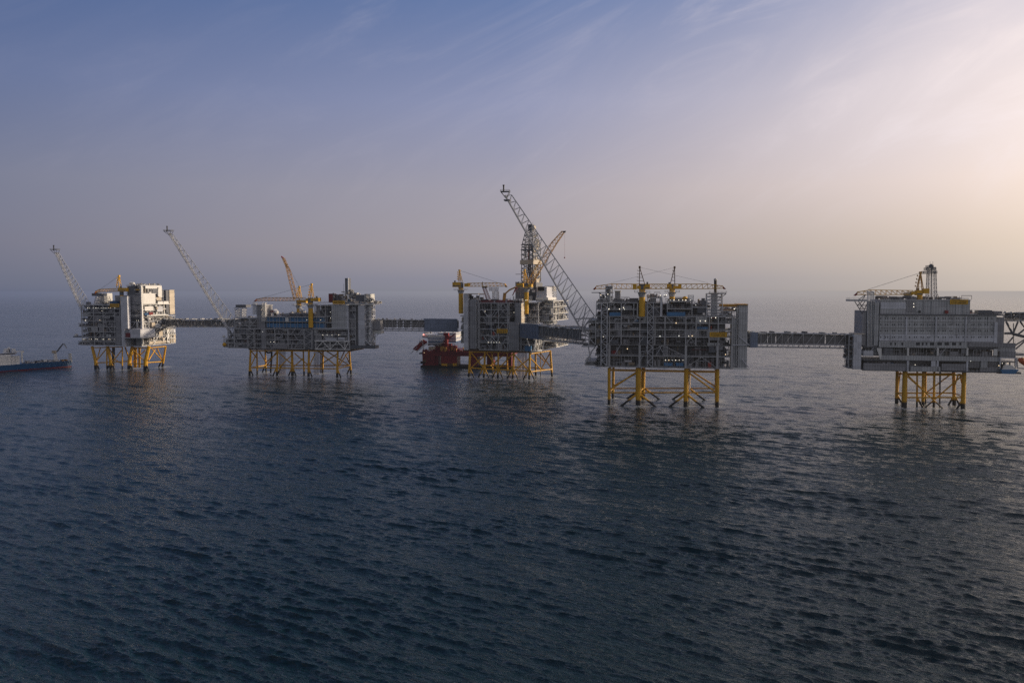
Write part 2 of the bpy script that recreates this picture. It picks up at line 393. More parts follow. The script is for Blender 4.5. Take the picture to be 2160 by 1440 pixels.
def deck_stack(R, u0, u1, v0, v1, zs, seed, cols=(), faces='FR', inset=4.5, core='dark', slab='steel', dens=1.0, eq='equip', eqside='equipw', brace=True, colw=.55, fine=True, trim=.42, topdeck=True):
    """storeys of an open process deck: slabs, columns, inner bulkheads, equipment, pipes, rails"""
    rng = random.Random(seed)
    zs = sorted(zs)
    for i, z in enumerate(zs):
        if i == len(zs) - 1 and not topdeck: continue
        m = MB(); m.box(u0, u1, v0, v1, z - trim, z + trim * .4)
        d = R.part('deck', m, slab)
        rm = MB(); rail(rm, u0, u1, v0, v1, z, faces); R.part('handrail', rm, 'steel', d)
    for i in range(len(zs) - 1):
        z0, z1 = zs[i] + trim * .4, zs[i + 1] - trim; H = z1 - z0
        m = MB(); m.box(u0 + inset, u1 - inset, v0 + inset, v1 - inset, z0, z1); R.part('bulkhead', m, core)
        if 'F' in faces:
            m = MB(); equipment(rng, m, u0 + .8, u1 - .8, v0 + .7, v0 + inset - .5, z0, z1, 1.5 * dens)
            if m.v: R.part('process_equipment', m, eq)
            if fine:
                m = MB(); u = u0 + 1
                while u < u1 - 1:
                    if rng.random() < .72: m.box(u, u + .14, v0 + .15, v0 + .29, z0, z1)
                    u += rng.choice((1.1, 1.6, 1.6, 2.2))
                for hh in (.34, .68):
                    a_ = u0
                    while a_ < u1 - 6:
                        l = rng.uniform(5, 22)
                        if rng.random() < .7: m.box(a_, min(u1, a_ + l), v0 + .1, v0 + .24, z0 + H * hh, z0 + H * hh + .14)
                        a_ += l + rng.uniform(0, 4)
                R.part('pipework', m, 'steel_d' if rng.random() < .45 else 'steel')
        for sd_, ub in (('R', (u1 - inset + .6, u1 - .7)), ('L', (u0 + .7, u0 + inset - .6))):
            if sd_ in faces:
                m = MB(); equipment(rng, m, ub[0], ub[1], v0 + 1, v1 - 1, z0, z1, 1.3 * dens, 'v')
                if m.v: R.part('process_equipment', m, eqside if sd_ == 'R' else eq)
        if 'F' in faces and fine:
            for k in range(max(1, int((u1 - u0) / 14))):
                if rng.random() < .5:
                    wv = rng.uniform(2.5, 9); ua = rng.uniform(u0 + 1, max(u0 + 1.5, u1 - 1 - wv)); hh = rng.choice((.35, .6, 1.0)) * H; zb_ = z0 if rng.random() < .6 else z1 - hh
                    R.part('wall_panel', MB().box(ua, min(u1 - .3, ua + wv), v0 + .35, v0 + .5, zb_, zb_ + hh), rng.choice(('clad_m', 'steel_d', 'clad', 'steel_d', 'clad_m', 'equip')))
                if rng.random() < .35 and H > 2.5:
                    ua = rng.uniform(u0 + 2, max(u0 + 2.5, u1 - 6)); m = MB(); s_ = rng.choice((-1, 1)); m.beam((ua, v0 + .2, z0 if s_ > 0 else z1), (ua + 4, v0 + .2, z1 if s_ > 0 else z0), .32); R.part('stairway', m, 'steel_l')
                if rng.random() < .4 and H > 2.5:      # bent pipe run
                    ua = rng.uniform(u0 + 2, max(u0 + 2.5, u1 - 9)); rr_ = rng.uniform(.2, .45); zz = z0 + H * rng.uniform(.3, .8); l = rng.uniform(3, 8)
                    m = MB(); m.bar((ua, v0 + 1, z0), (ua, v0 + 1, zz), rr_, 6); m.bar((ua, v0 + 1, zz), (ua + l, v0 + 1, zz), rr_, 6); m.bar((ua + l, v0 + 1, zz), (ua + l, v0 + 1, z1), rr_, 6); m.ball((ua, v0 + 1, zz), rr_, 6, 4); m.ball((ua + l, v0 + 1, zz), rr_, 6, 4)
                    R.part('pipe_run', m, rng.choice(('steel', 'steel_l', 'brown', 'clad_m')))
        if brace and 'F' in faces and len(cols) > 1 and H > 5:
            k = rng.randrange(len(cols) - 1)
            m = MB(); a_, b_ = cols[k], cols[k + 1]
            m.beam((a_, v0 + .2, z0), ((a_ + b_) / 2, v0 + .2, z1), .35); m.beam(((a_ + b_) / 2, v0 + .2, z1), (b_, v0 + .2, z0), .35)
            R.part('brace', m, 'steel')
    for c in cols:
        m = MB(); m.box(c - colw / 2, c + colw / 2, v0 - .12, v0 + colw, zs[0] - .2, zs[-1]); R.part('column', m, 'steel')
    if 'R' in faces:
        n = max(2, int((v1 - v0) / 14))
        for k in range(n + 1):
            v = v0 + (v1 - v0 - colw) * k / n
            m = MB(); m.box(u1 - colw, u1 + .12, v, v + colw, zs[0] - .2, zs[-1]); R.part('column', m, 'steel_l')

def clutter(R, rng, u0, u1, v0, v1, z, n, hmax, m='equip', name='deck_equipment', rails=True):
    mb = MB()
    for k in range(n):
        cu, cv = rng.uniform(u0, u1), rng.uniform(v0, v1); t = rng.random(); h = rng.uniform(.25, 1) * hmax
        if t < .5:
            a_, b_ = rng.uniform(.6, 3), rng.uniform(.6, 3); mb.box(cu - a_ / 2, cu + a_ / 2, cv - b_ / 2, cv + b_ / 2, z, z + h * .75)
        elif t < .65:
            r = rng.uniform(.4, 1); mb.bar((cu, cv, z), (cu, cv, z + h), r, 8)
        elif t < .8: mb.bar((cu, cv, z), (cu, cv, z + h * 1.25), .13, 5)
        elif t < .9:
            r = rng.uniform(.4, 1); l = rng.uniform(2, 6); mb.bar((cu - l / 2, cv, z + r + .6), (cu + l / 2, cv, z + r + .6), r, 8)
        else:
            l = rng.uniform(3, 8); mb.bar((cu - l / 2, cv, z + h), (cu + l / 2, cv, z + h), .2, 5); mb.bar((cu - l / 2, cv, z), (cu - l / 2, cv, z + h), .15, 4); mb.bar((cu + l / 2, cv, z), (cu + l / 2, cv, z + h), .15, 4)
    if rails: rail(mb, u0, u1, v0, v1, z, 'FR')
    return R.part(name, mb, m)

def stair_tower(R, u0, u1, v0, v1, z0, z1, m='steel_l', flight=3.4, back=False):
    mb = MB()
    for u in (u0, u1):
        for v in (v0, v1): mb.box(u - .22, u + .22, v - .22, v + .22, z0, z1)
    n = max(1, int((z1 - z0) / flight)); h = (z1 - z0) / n
    for k in range(n):
        z = z0 + k * h
        for v in (v0, v1):
            a_, b_ = (u0, u1) if k % 2 else (u1, u0)
            mb.beam((a_, v, z), (b_, v, z + h), .30)
        mb.box(u0, u1, v0 + .05, v1 - .05, z + h - .14, z + h + .06) if k % 2 == 0 else mb.box(u0, u1, v0 + .05, v0 + .3, z + h - .12, z + h + .08)
    return R.part('stair_tower', mb, m)

WATERLINE = []
def jacket_leg(R, top, bot, r, rb=None, spread=True, m='yellow'):
    r *= .68; rb = rb * .68 if rb else rb
    f = MB(); a_, b_ = Vector(top), Vector(bot)
    d = (b_ - a_); 
    if d.z < 0: wl = a_ + d * (-a_.z / d.z); WATERLINE.append(R.f.O + R.f.ex * wl.x + R.f.ey * wl.y)
    if d.z < 0: b_ = a_ + d * ((-6 - a_.z) / d.z)
    f.bar(a_, b_, r, 12, rb or r)
    return R.part('leg', f, m, smooth=False)
def sea_extend(a_, b_):
    d = b_ - a_
    return a_ + d * ((-4 - a_.z) / d.z) if d.z < -.01 else b_
def brace(R, a_, b_, r, m='yellow', name='brace'):
    r *= .72
    mb = MB().bar(a_, b_, r, 8); return R.part(name, mb, m)
def footing(R, c, z, r, dirs, m='yellow', L=7):
    for (du, dv) in dirs:
        mb = MB().bar((c[0], c[1], z), (c[0] + du * L, c[1] + dv * L, -3), r, 8); R.part('footing', mb, m)

def lamp(R, f, x, y, v, r=.42, m='lamp'):
    r *= random.Random(int(x * 7 + y)).uniform(.5, .78)
    if m == 'lamp': m = random.Random(int(x * 3 + y * 5)).choice(('lamp', 'lamp', 'lamp2', 'lamp3'))
    q = f.p(x, y, v); R.part('floodlight', MB().ball(q, r, 6, 4), m)

def text_mesh(s, size):
    cu = bpy.data.curves.new('txt', 'FONT'); cu.body = s; cu.size = size; cu.extrude = .02; cu.align_x = 'CENTER'
    o = bpy.data.objects.new('txt', cu); COL.objects.link(o)
    dg = bpy.context.evaluated_depsgraph_get(); me = bpy.data.meshes.new_from_object(o.evaluated_get(dg))
    vs = [tuple(v.co) for v in me.vertices]; fs = [tuple(p.vertices) for p in me.polygons]
    bpy.data.objects.remove(o); bpy.data.curves.remove(cu); bpy.data.meshes.remove(me)
    return vs, fs
def sign(f, x0, y0, x1, y1, v, label, seed=1):
    m = MB(); u0, u1, z0, z1 = f.box(m, x0, y0, x1, y1, v - .12, v)
    R = f.root('platform_sign', label, 'sign', ((u0 + u1) / 2, v, z0), 'yellow name boards on the platforms')
    b = R.part('board', m, 'cyellow')
    H, W = z1 - z0, u1 - u0
    vs, fs = text_mesh('JOHAN SVERDRUP', H * .36)
    wid = max(p[0] for p in vs) - min(p[0] for p in vs); k = min(1.0, W * .9 / wid)
    t = MB(); t.v = [((u0 + u1) / 2 + p[0] * k, v - .16 - p[2], z0 + H * .60 + p[1]) for p in vs]; t.f = fs
    R.part('lettering', t, 'black')
    # second row: characters too small to make out, as dark strokes
    rng = random.Random(seed); t = MB(); u = u0 + W * .08
    while u < u1 - W * .1:
        wl = H * .09
        t.box(u, u + wl, v - .17, v - .13, z0 + H * .20, z0 + H * .45)
        u += wl * (1.7 if rng.random() < .8 else 3.4)
    R.part('lettering', t, 'black')

def crane(f, name_label, v, ped, house, apex, feet, stations, cables, group=None, tipm='red', boomm='cyellow', w=1.5, mastm='cyellow', cw=None, ring=True, n=7, r=.26, hook=None):
    """pedestal crane: ped=(x, ytop, ybot, radius); house boxes; A-frame; boom as lattice stations ((xt,yt),(xb,yb))"""
    ped = (ped[0], ped[1], ped[2], ped[3] * .68); w *= .8
    top = f.p(ped[0], ped[1], v); bot = f.p(ped[0], ped[2], v); bot.x = top.x
    R = f.root('pedestal_crane', name_label, 'crane', bot, group)
    R.part('pedestal', MB().bar(bot, top, ped[3], 14), 'cyellow')
    if ring:
        m = MB(); zz = top.z - 2.2
        m.box(top.x - ped[3] - 3.2, top.x + ped[3] + 3.2, v - ped[3] - 2.4, v + ped[3] + 2.4, zz - .3, zz)
        rail(m, top.x - ped[3] - 3.2, top.x + ped[3] + 3.2, v - ped[3] - 2.4, v + ped[3] + 2.4, zz, 'FRLB', 2.0, 1.2, .08)
        m.bar((top.x, v, zz - 3.5), (top.x, v, zz - .3), ped[3] * 1.02, 12, ped[3] * 1.5)
        R.part('walkway', m, 'steel')
    hm = MB(); bb = f.box(hm, *house, v - 2.6, v + 2.6)
    h = R.part('machinery_house', hm, 'cyellow')
    hm = MB(); hm.box(bb[0] + .4, bb[1] - .4, v - 2.75, v - 2.62, bb[2] + (bb[3] - bb[2]) * .2, bb[2] + (bb[3] - bb[2]) * .38)
    hm.box(bb[0] + 1, bb[0] + 2.2, v - 1, v + 1, bb[3], bb[3] + 1.6); R.part('vent', hm, 'steel_d', h)
    if cw:
        for c_ in cw:
            m = MB(); f.box(m, *c_, v - 2.2, v + 2.2); R.part('counterweight', m, 'cyellow')
    tm = MB(); tm.bar((top.x, v, top.z - .2), (top.x, v, bb[3]), ped[3] * 1.15, 12)
    R.part('slew_ring', tm, 'steel_d')
    mm = MB(); A = f.p(*apex, v)
    for ft in feet:
        F_ = f.p(*ft, v)
        for sg in (-1, 1): mm.beam(F_ + Vector((0, 1.7 * sg, 0)), A + Vector((0, .6 * sg, 0)), .50)
    F0, F1 = f.p(*feet[0], v), f.p(*feet[-1], v)
    for t in (.2, .4, .6, .8):
        for sg in (-1, 1):
            mm.beam(F0.lerp(A, t) + Vector((0, sg * (1.7 - 1.1 * t), 0)), F1.lerp(A, t) + Vector((0, sg * (1.7 - 1.1 * t), 0)), .28)
        q = F0.lerp(A, t); mm.box(q.x - 1.6, q.x + .4, v - 1.2, v + 1.2, q.z - .1, q.z + .12); mm.box(q.x - 1.6, q.x - 1.5, v - 1.2, v + 1.2, q.z, q.z + 1.1)
    mm.box(A.x - .7, A.x + .7, v - 1, v + 1, A.z - .8, A.z + .9)
    R.part('mast', mm, mastm)
    bm = MB()
    for k in range(len(stations) - 1):
        (t0, b0), (t1, b1) = stations[k], stations[k + 1]
        P0, Q0, P1, Q1 = f.p(*t0, v), f.p(*b0, v), f.p(*t1, v), f.p(*b1, v)
        L = (P1 - P0).length; nn = max(2, int(round(L / 3.6)))
        bm.truss(Q0, Q1, P0, P1, w, nn, r)
    B = R.part('boom', bm, boomm)
    (t1, b1) = stations[-1]; P1, Q1 = f.p(*t1, v), f.p(*b1, v); (t0, b0) = stations[-2]; P0 = f.p(*t0, v)
    dr = (P1 - P0).normalized()
    tp = MB(); q = P1 + dr * 2.2 - (P1 - Q1) * 1.1
    tp.prism([(P1.x, P1.z), (q.x, q.z), ((Q1 + dr * .6 - (P1 - Q1) * .35).x, (Q1 + dr * .6 - (P1 - Q1) * .35).z), (Q1.x, Q1.z)], v - w * .8, v + w * .8)
    R.part('boom_tip', tp, tipm, B)
    cm = MB()
    for c_ in cables:
        for dv in (-.7, .7): cm.bar(A + Vector((0, dv, 0)), f.p(*c_, v) + Vector((0, dv, 0)), .07, 4)
    R.part('cable', cm, 'steel_d')
    if hook:
        q = f.p(*hook, v); hm = MB().bar(Vector((q.x, v, q.z)), Vector((q.x, v, P1.z - 1)), .07, 4); hm.ball(q, .7)
        R.part('hook_block', hm, 'red')
    return R

def flare(R, f, low0, low1, up0, up1, v, w, n, r, tipbox, label, m='steel', vt=None):
    vt = v if vt is None else vt
    mb = MB(); mb.truss(f.p(*low0, v), f.p(*low1, vt), f.p(*up0, v), f.p(*up1, vt), w, n, r, r * .5, tri=True)
    # double inner pipes that run along the boom
    a0, a1 = f.p(*low0, v), f.p(*low1, vt)
    for dv in (-.5, .5): mb.bar(a0 + Vector((0, dv, .5)), a1 + Vector((0, dv, .5)), .28, 6)
    b = R.part('flare_boom', mb, m, label=label)
    T0 = f.p(*tipbox[0], vt); T1 = f.p(*tipbox[1], vt)
    pm = MB(); pm.box(T0.x, T1.x, vt - 2.5, vt + 2.5, T0.z - .3, T0.z); rail(pm, T0.x, T1.x, vt - 2.5, vt + 2.5, T0.z, 'FRLB', 1.6, 1.2, .08)
    for sg in (-1, 1): pm.bar((T0.x, vt + 2 * sg, T0.z), a1 + Vector((.5, sg, -2)), .22, 5); pm.bar((T1.x, vt + 2 * sg, T0.z), a1 + Vector((1, sg, -2)), .22, 5)
    R.part('tip_platform', pm, 'steel_d', b)
    s_ = MB(); cx = T0.x + (T1.x - T0.x) * .32
    s_.bar((cx, vt, T0.z), (cx, vt, T0.z + 4.2), .55, 8); s_.bar((cx, vt, T0.z + 4.2), (cx, vt, T0.z + 5), .75, 8); R.part('flare_stack', s_, 'black', b)

def bridge(A, B, h, w, n, label, roof=True, m='steel_d', panel=None, seed=3, diag='steel', dens=1.0):
    """link bridge in world space between two points on its deck-floor centre line"""
    A, B = Vector(A), Vector(B); d = B - A; L = math.hypot(d.x, d.y); yaw = math.atan2(d.y, d.x)
    F = Frame(Vector((A.x, A.y, 0)), math.degrees(yaw), 0, 0, 1)
    R = F.root('link_bridge', label, 'bridge', (0, 0, A.z), 'enclosed link bridges between the platforms')
    zs = lambda t: A.z + (B.z - A.z) * t
    a0, a1 = Vector((0, 0, A.z)), Vector((L, 0, B.z)); H = Vector((0, 0, h))
    mb = MB(); mb.truss(a0, a1, a0 + H, a1 + H, w, n, .34, .20); R.part('truss', mb, diag)
    mb = MB(); k = 24
    mb.prism([(0, A.z - .3), (L, B.z - .3), (L, B.z + .2), (0, A.z + .2)], -w + .3, w - .3); R.part('walkway', mb, 'steel_d')
    if roof:
        mb = MB(); mb.prism([(0, A.z + h - .25), (L, B.z + h - .25), (L, B.z + h + .25), (0, A.z + h + .25)], -w + .3, w - .3); R.part('roof', mb, 'steel')
    rng = random.Random(seed)
    mb = MB()
    for j in range(7):
        zz = rng.uniform(.8, h - .6); v = rng.uniform(-w + .7, w - .7); r = rng.uniform(.2, .5)
        mb.bar((0, v, A.z + zz), (L, v, B.z + zz), r, 7)
    R.part('pipeline', mb, 'equip')
    mb = MB(); x = 1.0
    z0 = h * .28
    while x < L - 4:
        l = rng.uniform(4, 9); t = x / L
        mb.box(x, min(L, x + l), -w + 1.0 + rng.uniform(0, .3), -w + 1.6, zs(t) + z0 + .1, zs(t) + h - rng.uniform(.1, .9)); x += l + rng.choice((.1, .1, .8))
    R.part('weather_panel', mb, 'dark')
    mb = MB(); x = 0
    while x < L * .96:
        t = x / L; mb.box(x, x + rng.uniform(1, 3), rng.uniform(-w, 0), rng.uniform(.3, w), zs(t) + h + .2, zs(t) + h + rng.uniform(.4, 1.5)); x += rng.uniform(2, 6) / dens
    R.part('roof_equipment', mb, 'equipw')
    if panel:
        t0, t1, hh = panel
        mb = MB(); mb.prism([(L * t0, zs(t0) - .4), (L * t1, zs(t1) - .4), (L * t1, zs(t1) + hh), (L * t0, zs(t0) + hh)], -w - .4, w + .4)
        R.part('enclosure', mb, 'clad_b')
    return R
CR_GROUP = 'yellow pedestal cranes on the platforms'
# ================================================================== platform P4: riser platform, nearest, right of centre
f = Frame(ground(1283, 853), -10, 1200, 550, 4.5)
V = -3.0
U = lambda x, v=V: f.p(x, 800, v).x
Zf = lambda y, x=900, v=V: f.p(x, y, v).z
R = f.root('offshore_platform', 'wide grey process platform on a four-legged yellow jacket with two crossed cranes on its roof', 'platform', (U(900), 20, 0), 'offshore platforms standing in the sea')
D4 = 42
cols = [U(x) for x in (252, 384, 495, 672, 815, 910, 1108, 1205, 1330, 1415, 1548)]
deck_stack(R, U(250), U(1550), V, D4, [Zf(y) for y in (1012, 903, 800)], 11, [U(x) for x in (384, 672, 1111, 1412, 1548)], 'FL', colw=1.5, slab='steel')
deck_stack(R, U(250), U(1550), V, D4, [Zf(y) for y in (800, 720, 655, 590, 528)], 12, cols, 'FL', colw=.7, dens=1.0)
deck_stack(R, U(256), U(640), V + .5, D4 - 6, [Zf(y) for y in (528, 462, 398)], 13, [U(x) for x in (258, 495, 612)], 'FL')
deck_stack(R, U(738), U(872), V + .4, D4 - 8, [Zf(y) for y in (528, 440, 398, 352)], 14, [U(x) for x in (742, 880)], 'F')
deck_stack(R, U(928), U(1165), V + 1.5, D4 - 4, [Zf(y) for y in (528, 455, 385)], 15, [U(x) for x in (930, 1165)], 'F')
deck_stack(R, U(1170), U(1335), V + 3, D4 - 6, [Zf(y) for y in (528, 440)], 16, [], 'F')
deck_stack(R, U(1420), U(1588), V + 2, D4 - 6, [Zf(y) for y in (528, 475)], 17, [], 'F', core='clad_m')
R.part('service_column', f.B(868, 345, 886, 530, V - .4, V + 2), 'clad_l')
deck_stack(R, U(420), U(1340), V + 12, D4 - 6, [Zf(y, 900) for y in (528, 462, 412)], 171, [], 'F', core='dark', dens=1.2)
clutter(R, random.Random(44), U(420), U(1330), V + 14, D4 - 8, Zf(412), 60, 3.5)
R.part('module', f.B(930, 488, 1105, 524, V - .3, V + 3), 'blue')
R.part('module', f.B(385, 490, 490, 524, V - .2, V + 3), 'blue')
for (a_, b_, c_, d_) in ((905, 968, 985, 998), (1015, 968, 1088, 998), (1212, 628, 1318, 648)):
    R.part('module', f.B(a_, b_, c_, d_, V + .3, V + 3), 'blue')
R.part('recess_frame', (lambda m: (f.box(m, 646, 398, 656, 536, V - .3, V + 1), f.box(m, 728, 398, 738, 536, V - .3, V + 1), f.box(m, 646, 532, 738, 542, V - .4, V + 2), m)[3])(MB()), 'steel_l')
R.part('module', f.B(646, 402, 738, 530, V + 7, V + 20), 'dark')
# left end: stub decks, flare foot
deck_stack(R, U(185), U(250), V + 2, D4 - 8, [Zf(y, 220) for y in (800, 728, 655, 590, 565)], 18, [U(187)], 'FL', inset=1.5)
deck_stack(R, U(155), U(250), V + 1, D4 - 12, [Zf(y, 220) for y in (990, 955)], 19, [], 'FL', inset=1.5)
deck_stack(R, U(122), U(250), V + 1, D4 - 12, [Zf(y, 220) for y in (670, 652)], 191, [], 'FL', inset=1.2)
m = MB()
for (a_, b_) in (((125, 660), (245, 790)), ((185, 812), (205, 930)), ((150, 985), (215, 870)), ((205, 870), (250, 820)), ((130, 805), (250, 815))):
    f.bar(m, (*a_, V + 1), (*b_, V + 1), .45, 6); f.bar(m, (*a_, V + 14), (*b_, V + 14), .4, 6)
R.part('brace', m, 'steel')
R.part('access_platform', f.B(120, 808, 250, 818, V, V + 20), 'steel')
# stair towers
stair_tower(R, U(308), U(364), V - 4, V - .6, Zf(998), Zf(402, 340), 'steel_l')
stair_tower(R, U(745), U(798), V - 4, V - .6, Zf(1008), Zf(395, 770), 'steel_l')
stair_tower(R, U(1592), U(1612), V + 1, V + 6, Zf(1010), Zf(425, 1600), 'steel')
# right cladded tower
R.part('service_tower', f.B(1614, 418, 1700, 1015, V + 1, V + 20), 'clad')
R.part('roof', f.B(1598, 410, 1703, 419, V, V + 21), 'orange')
R.part('floor_slab', f.B(1548, 1015, 1702, 1030, V + .5, V + 22), 'white')
R.part('module_wall', f.B(1550, 545, 1590, 1010, V + 2, V + 16), 'clad')
m = MB(); f.bar(m, (1555, 800, V), (1715, 800, V + .5), .35); f.bar(m, (1615, 720, V + .5), (1710, 798, V), .3); f.bar(m, (1640, 930, V), (1705, 1012, V), .3); R.part('brace', m, 'steel_l')
m = MB(); f.bar(m, (1425, 424, V + 5), (1610, 424, V + 5), 1.1, 10); f.bar(m, (1425, 470, V + 5), (1590, 470, V + 5), .8, 10); R.part('pipeline', m, 'orange')
# exhaust tower
m = MB(); c0 = f.p(1378, 528, V + 8); c1 = f.p(1378, 310, V + 8); m.lattice_tower(c0, c1, 5.6, 5.2, 7, .28, .2)
R.part('vent_tower', m, 'steel_l'); R.part('duct', f.B(1356, 312, 1412, 528, V + 5, V + 12), 'clad')
m = MB(); f.box(m, 1335, 303, 1495, 315, V + 3, V + 13); rail(m, U(1335), U(1495), V + 3, V + 13, Zf(303, 1400), 'FLRB'); f.bar(m, (1422, 362, V + 4), (1490, 315, V + 4), .3); f.bar(m, (1422, 362, V + 12), (1490, 315, V + 12), .3); R.part('tower_platform', m, 'steel')
R.part('exhaust_stack', MB().bar(f.p(1391, 312, V + 8), f.p(1391, 182, V + 8), 1.05, 10), 'black')
R.part('stack_cap', MB().ball(f.p(1391, 182, V + 8), 1.25), 'steel')
# roof structures
rng = random.Random(41)
deck_stack(R, U(340), U(408), V + 4, V + 20, [Zf(y, 370) for y in (398, 340, 300, 262, 240)], 21, [U(342), U(406)], 'FL', inset=2.2, core='steel_d')
R.part('service_column', f.B(388, 285, 396, 398, V + 3, V + 4), 'white')
R.part('vent_housing', f.B(437, 290, 486, 362, V + 8, V + 17), 'clad_m'); R.part('vent_housing', f.B(432, 284, 490, 292, V + 7.5, V + 17.5), 'tan')
m = MB(); f.box(m, 215, 298, 345, 305, V + 5, V + 14); f.bar(m, (285, 305, V + 6), (345, 350, V + 6), .3); R.part('cantilever_platform', m, 'steel_d')
deck_stack(R, U(285), U(345), V + 4, V + 18, [Zf(y, 310) for y in (398, 360, 320)], 22, [U(287)], 'FL', inset=2)
for (a_, b_, n, h) in ((415, 600, 26, 4), (750, 870, 16, 4), (932, 1160, 26, 3), (1175, 1330, 14, 4), (1430, 1580, 12, 3), (262, 340, 8, 3)):
    yy = {415: 398, 750: 352, 932: 385, 1175: 440, 1430: 475, 262: 398}[a_]
    clutter(R, rng, U(a_), U(b_), V + 3, D4 - 12, Zf(yy, (a_ + b_) / 2), n, h)
R.part('module', f.B(415, 368, 500, 398, V + 6, V + 20), 'steel_d'); R.part('module', f.B(575, 355, 660, 398, V + 12, V + 24), 'steel_d'); R.part('module', f.B(505, 380, 570, 398, V + 5, V + 12), 'equip')
R.part('exhaust_housing', f.B(1248, 378, 1306, 440, V + 10, V + 18), 'clad_m'); R.part('exhaust_housing', f.B(1262, 355, 1292, 378, V + 11, V + 17), 'clad_m')
R.part('mast', MB().lattice_tower(f.p(1158, 385, V + 4), f.p(1158, 325, V + 4), 1.6, 1.8, 4, .16), 'steel_l')
R.part('radar_dome', MB().ball(f.p(1101, 362, V + 12), 2.0, 10, 7), 'cyellow')
R.part('radar_dome', MB().ball(f.p(756, 334, V + 6), 1.5, 10, 7), 'white')
for x in (868, 912): R.part('antenna_platform', f.B(x - 12, 330, x + 12, 345, V + 8, V + 12), 'steel_l')
# big flare boom
flare(R, f, (118, 655), ((1066 - 1200) * 4.5, (413 - 550) * 4.5), (243, 522), ((1079 - 1200) * 4.5, (411 - 550) * 4.5), V + 6, 2.6, 19, .40,
      (((1056.5 - 1200) * 4.5, (404.5 - 550) * 4.5), ((1075 - 1200) * 4.5, (404.5 - 550) * 4.5)), 'longest lattice flare boom, dark, crossing in front of the drilling tower')
m = MB()
for (a_, b_) in (((243, 522), (118, 655)), ((205, 545), (118, 655)), ((243, 545), (130, 545)), ((165, 430), (118, 655)), ((60, 550), (245, 545)), ((118, 655), (190, 700))):
    f.bar(m, (*a_, V + 6), (*b_, V + 6), .4)
R.part('flare_foot', m, 'steel')
R.part('tip_landing', f.B((1062.5 - 1200) * 4.5, (420.5 - 550) * 4.5, (1075 - 1200) * 4.5, (423 - 550) * 4.5, V + 3, V + 9), 'steel_d')
# containers
def container(f, x0, y0, x1, y1, v, label, m, d=2.5):
    mb = MB(); u0, u1, z0, z1 = f.box(mb, x0, y0, x1, y1, v, v + d)
    Rc = f.root('cargo_container', label, 'container', ((u0 + u1) / 2, v + d / 2, z0))
    Rc.part('body', mb, m)
    mb = MB(); k = max(3, int((u1 - u0) / .5))
    for i in range(k + 1): u = u0 + (u1 - u0) * i / k; mb.box(u - .05, u + .05, v - .06, v - .01, z0 + .15, z1 - .15)
    for u in (u0, u1 - .15): mb.box(u - .03, u + .18, v - .08, v - .02, z0 - .02, z1 + .02)
    Rc.part('ribs', mb, m)
container(f, 405, 852, 455, 884, V + .6, 'dark red container on the lower deck of the two-crane platform', 'red')
# jacket
zt = Zf(1040)
def jp(f, x, y, v): return f.p(x, y, v)
LEGX = [(382, 382, 0, 1.7), (660, 660, 0, 3.1), (1115, 1110, 0, 2.5), (1412, 1406, 0, 2.0)]
for (xt, xb, v, r) in LEGX:
    a_, b_ = f.p(xt, 1015, v), f.p(xb, 1365, v); jacket_leg(R, a_, b_, r * .95, r)
for (xt, xb, v, r) in [(423, 418, 34, 1.5), (708, 703, 34, 2.4), (1143, 1137, 34, 1.6), (1398, 1400, 34, 1.7)]:
    a_, b_ = f.p(xt, 1010, v), f.p(xb, 1300, v); jacket_leg(R, a_, b_, r * .95, r)
for v, yy, t in ((0, 1250, .7), (34, 1210, .65)):
    for (a_, b_) in ((382, 660), (660, 1115), (1115, 1410)): brace(R, f.p(a_, yy, v), f.p(b_, yy, v), t)
for (a_, b_, v) in (((398, 1218), (648, 1052), 0), ((420, 1190), (690, 1040), 34), ((1135, 1060), (1400, 1250), 0), ((1170, 1050), (1395, 1195), 34)):
    brace(R, f.p(*a_, v), f.p(*b_, v), .8)
for (x, x2) in ((382, 420), (660, 705), (1115, 1140), (1410, 1400)):
    brace(R, f.p(x, 1250, 0), f.p(x2, 1210, 34), .6)
R.part('top_frame', (lambda m: (f.box(m, 380, 1040, 1430, 1055, -.6, .8), f.box(m, 400, 1035, 1400, 1048, 33, 34.5), m)[2])(MB()), 'orange')
for u in (382, 660, 1115, 1410): R.part('top_frame', MB().box(f.p(u, 1040, 0).x - .6, f.p(u, 1040, 0).x + .6, .9, 33, Zf(1055), Zf(1040)), 'orange')
for (x, v) in ((660, 0), (1115, 0), (705, 34), (1140, 34)):
    c_ = f.p(x, 1300, v); c_.z = 9
    for s_ in (-1, 1): R.part('footing', MB().bar(c_, (c_.x + s_ * 17, v + (-4 if v == 0 else 5), -4), .75, 8), 'yellow')
R.part('riser', MB().bar(f.p(1143, 1030, 12), f.p(1143, 1400, 12), .55, 8), 'steel_l')
R.part('boat_landing', f.B(1415, 1098, 1440, 1104, -1, 1), 'steel_d')
for (x, y) in ((362, 440), (380, 458), (480, 457), (518, 445), (527, 460), (1018, 590), (1045, 712), (1137, 715), (1170, 712), (865, 715), (1248, 571), (1295, 571), (1353, 540), (1393, 540), (555, 835), (1487, 888), (917, 942), (949, 942), (981, 942), (1014, 942), (1047, 942), (1083, 942), (303, 324), (347, 340), (370, 318), (1570, 456), (1205, 420), (868, 328), (905, 325), (925, 325), (328, 722), (962, 373), (998, 373), (1042, 373), (1080, 373), (1110, 373), (1153, 373)):
    lamp(R, f, x, y, V - .6, .40 if 900 < x < 1100 and y > 900 else .46)
sign(f, 1337, 677, 1500, 722, V - .5, 'yellow name board on the facade of the wide platform right of centre', 1)
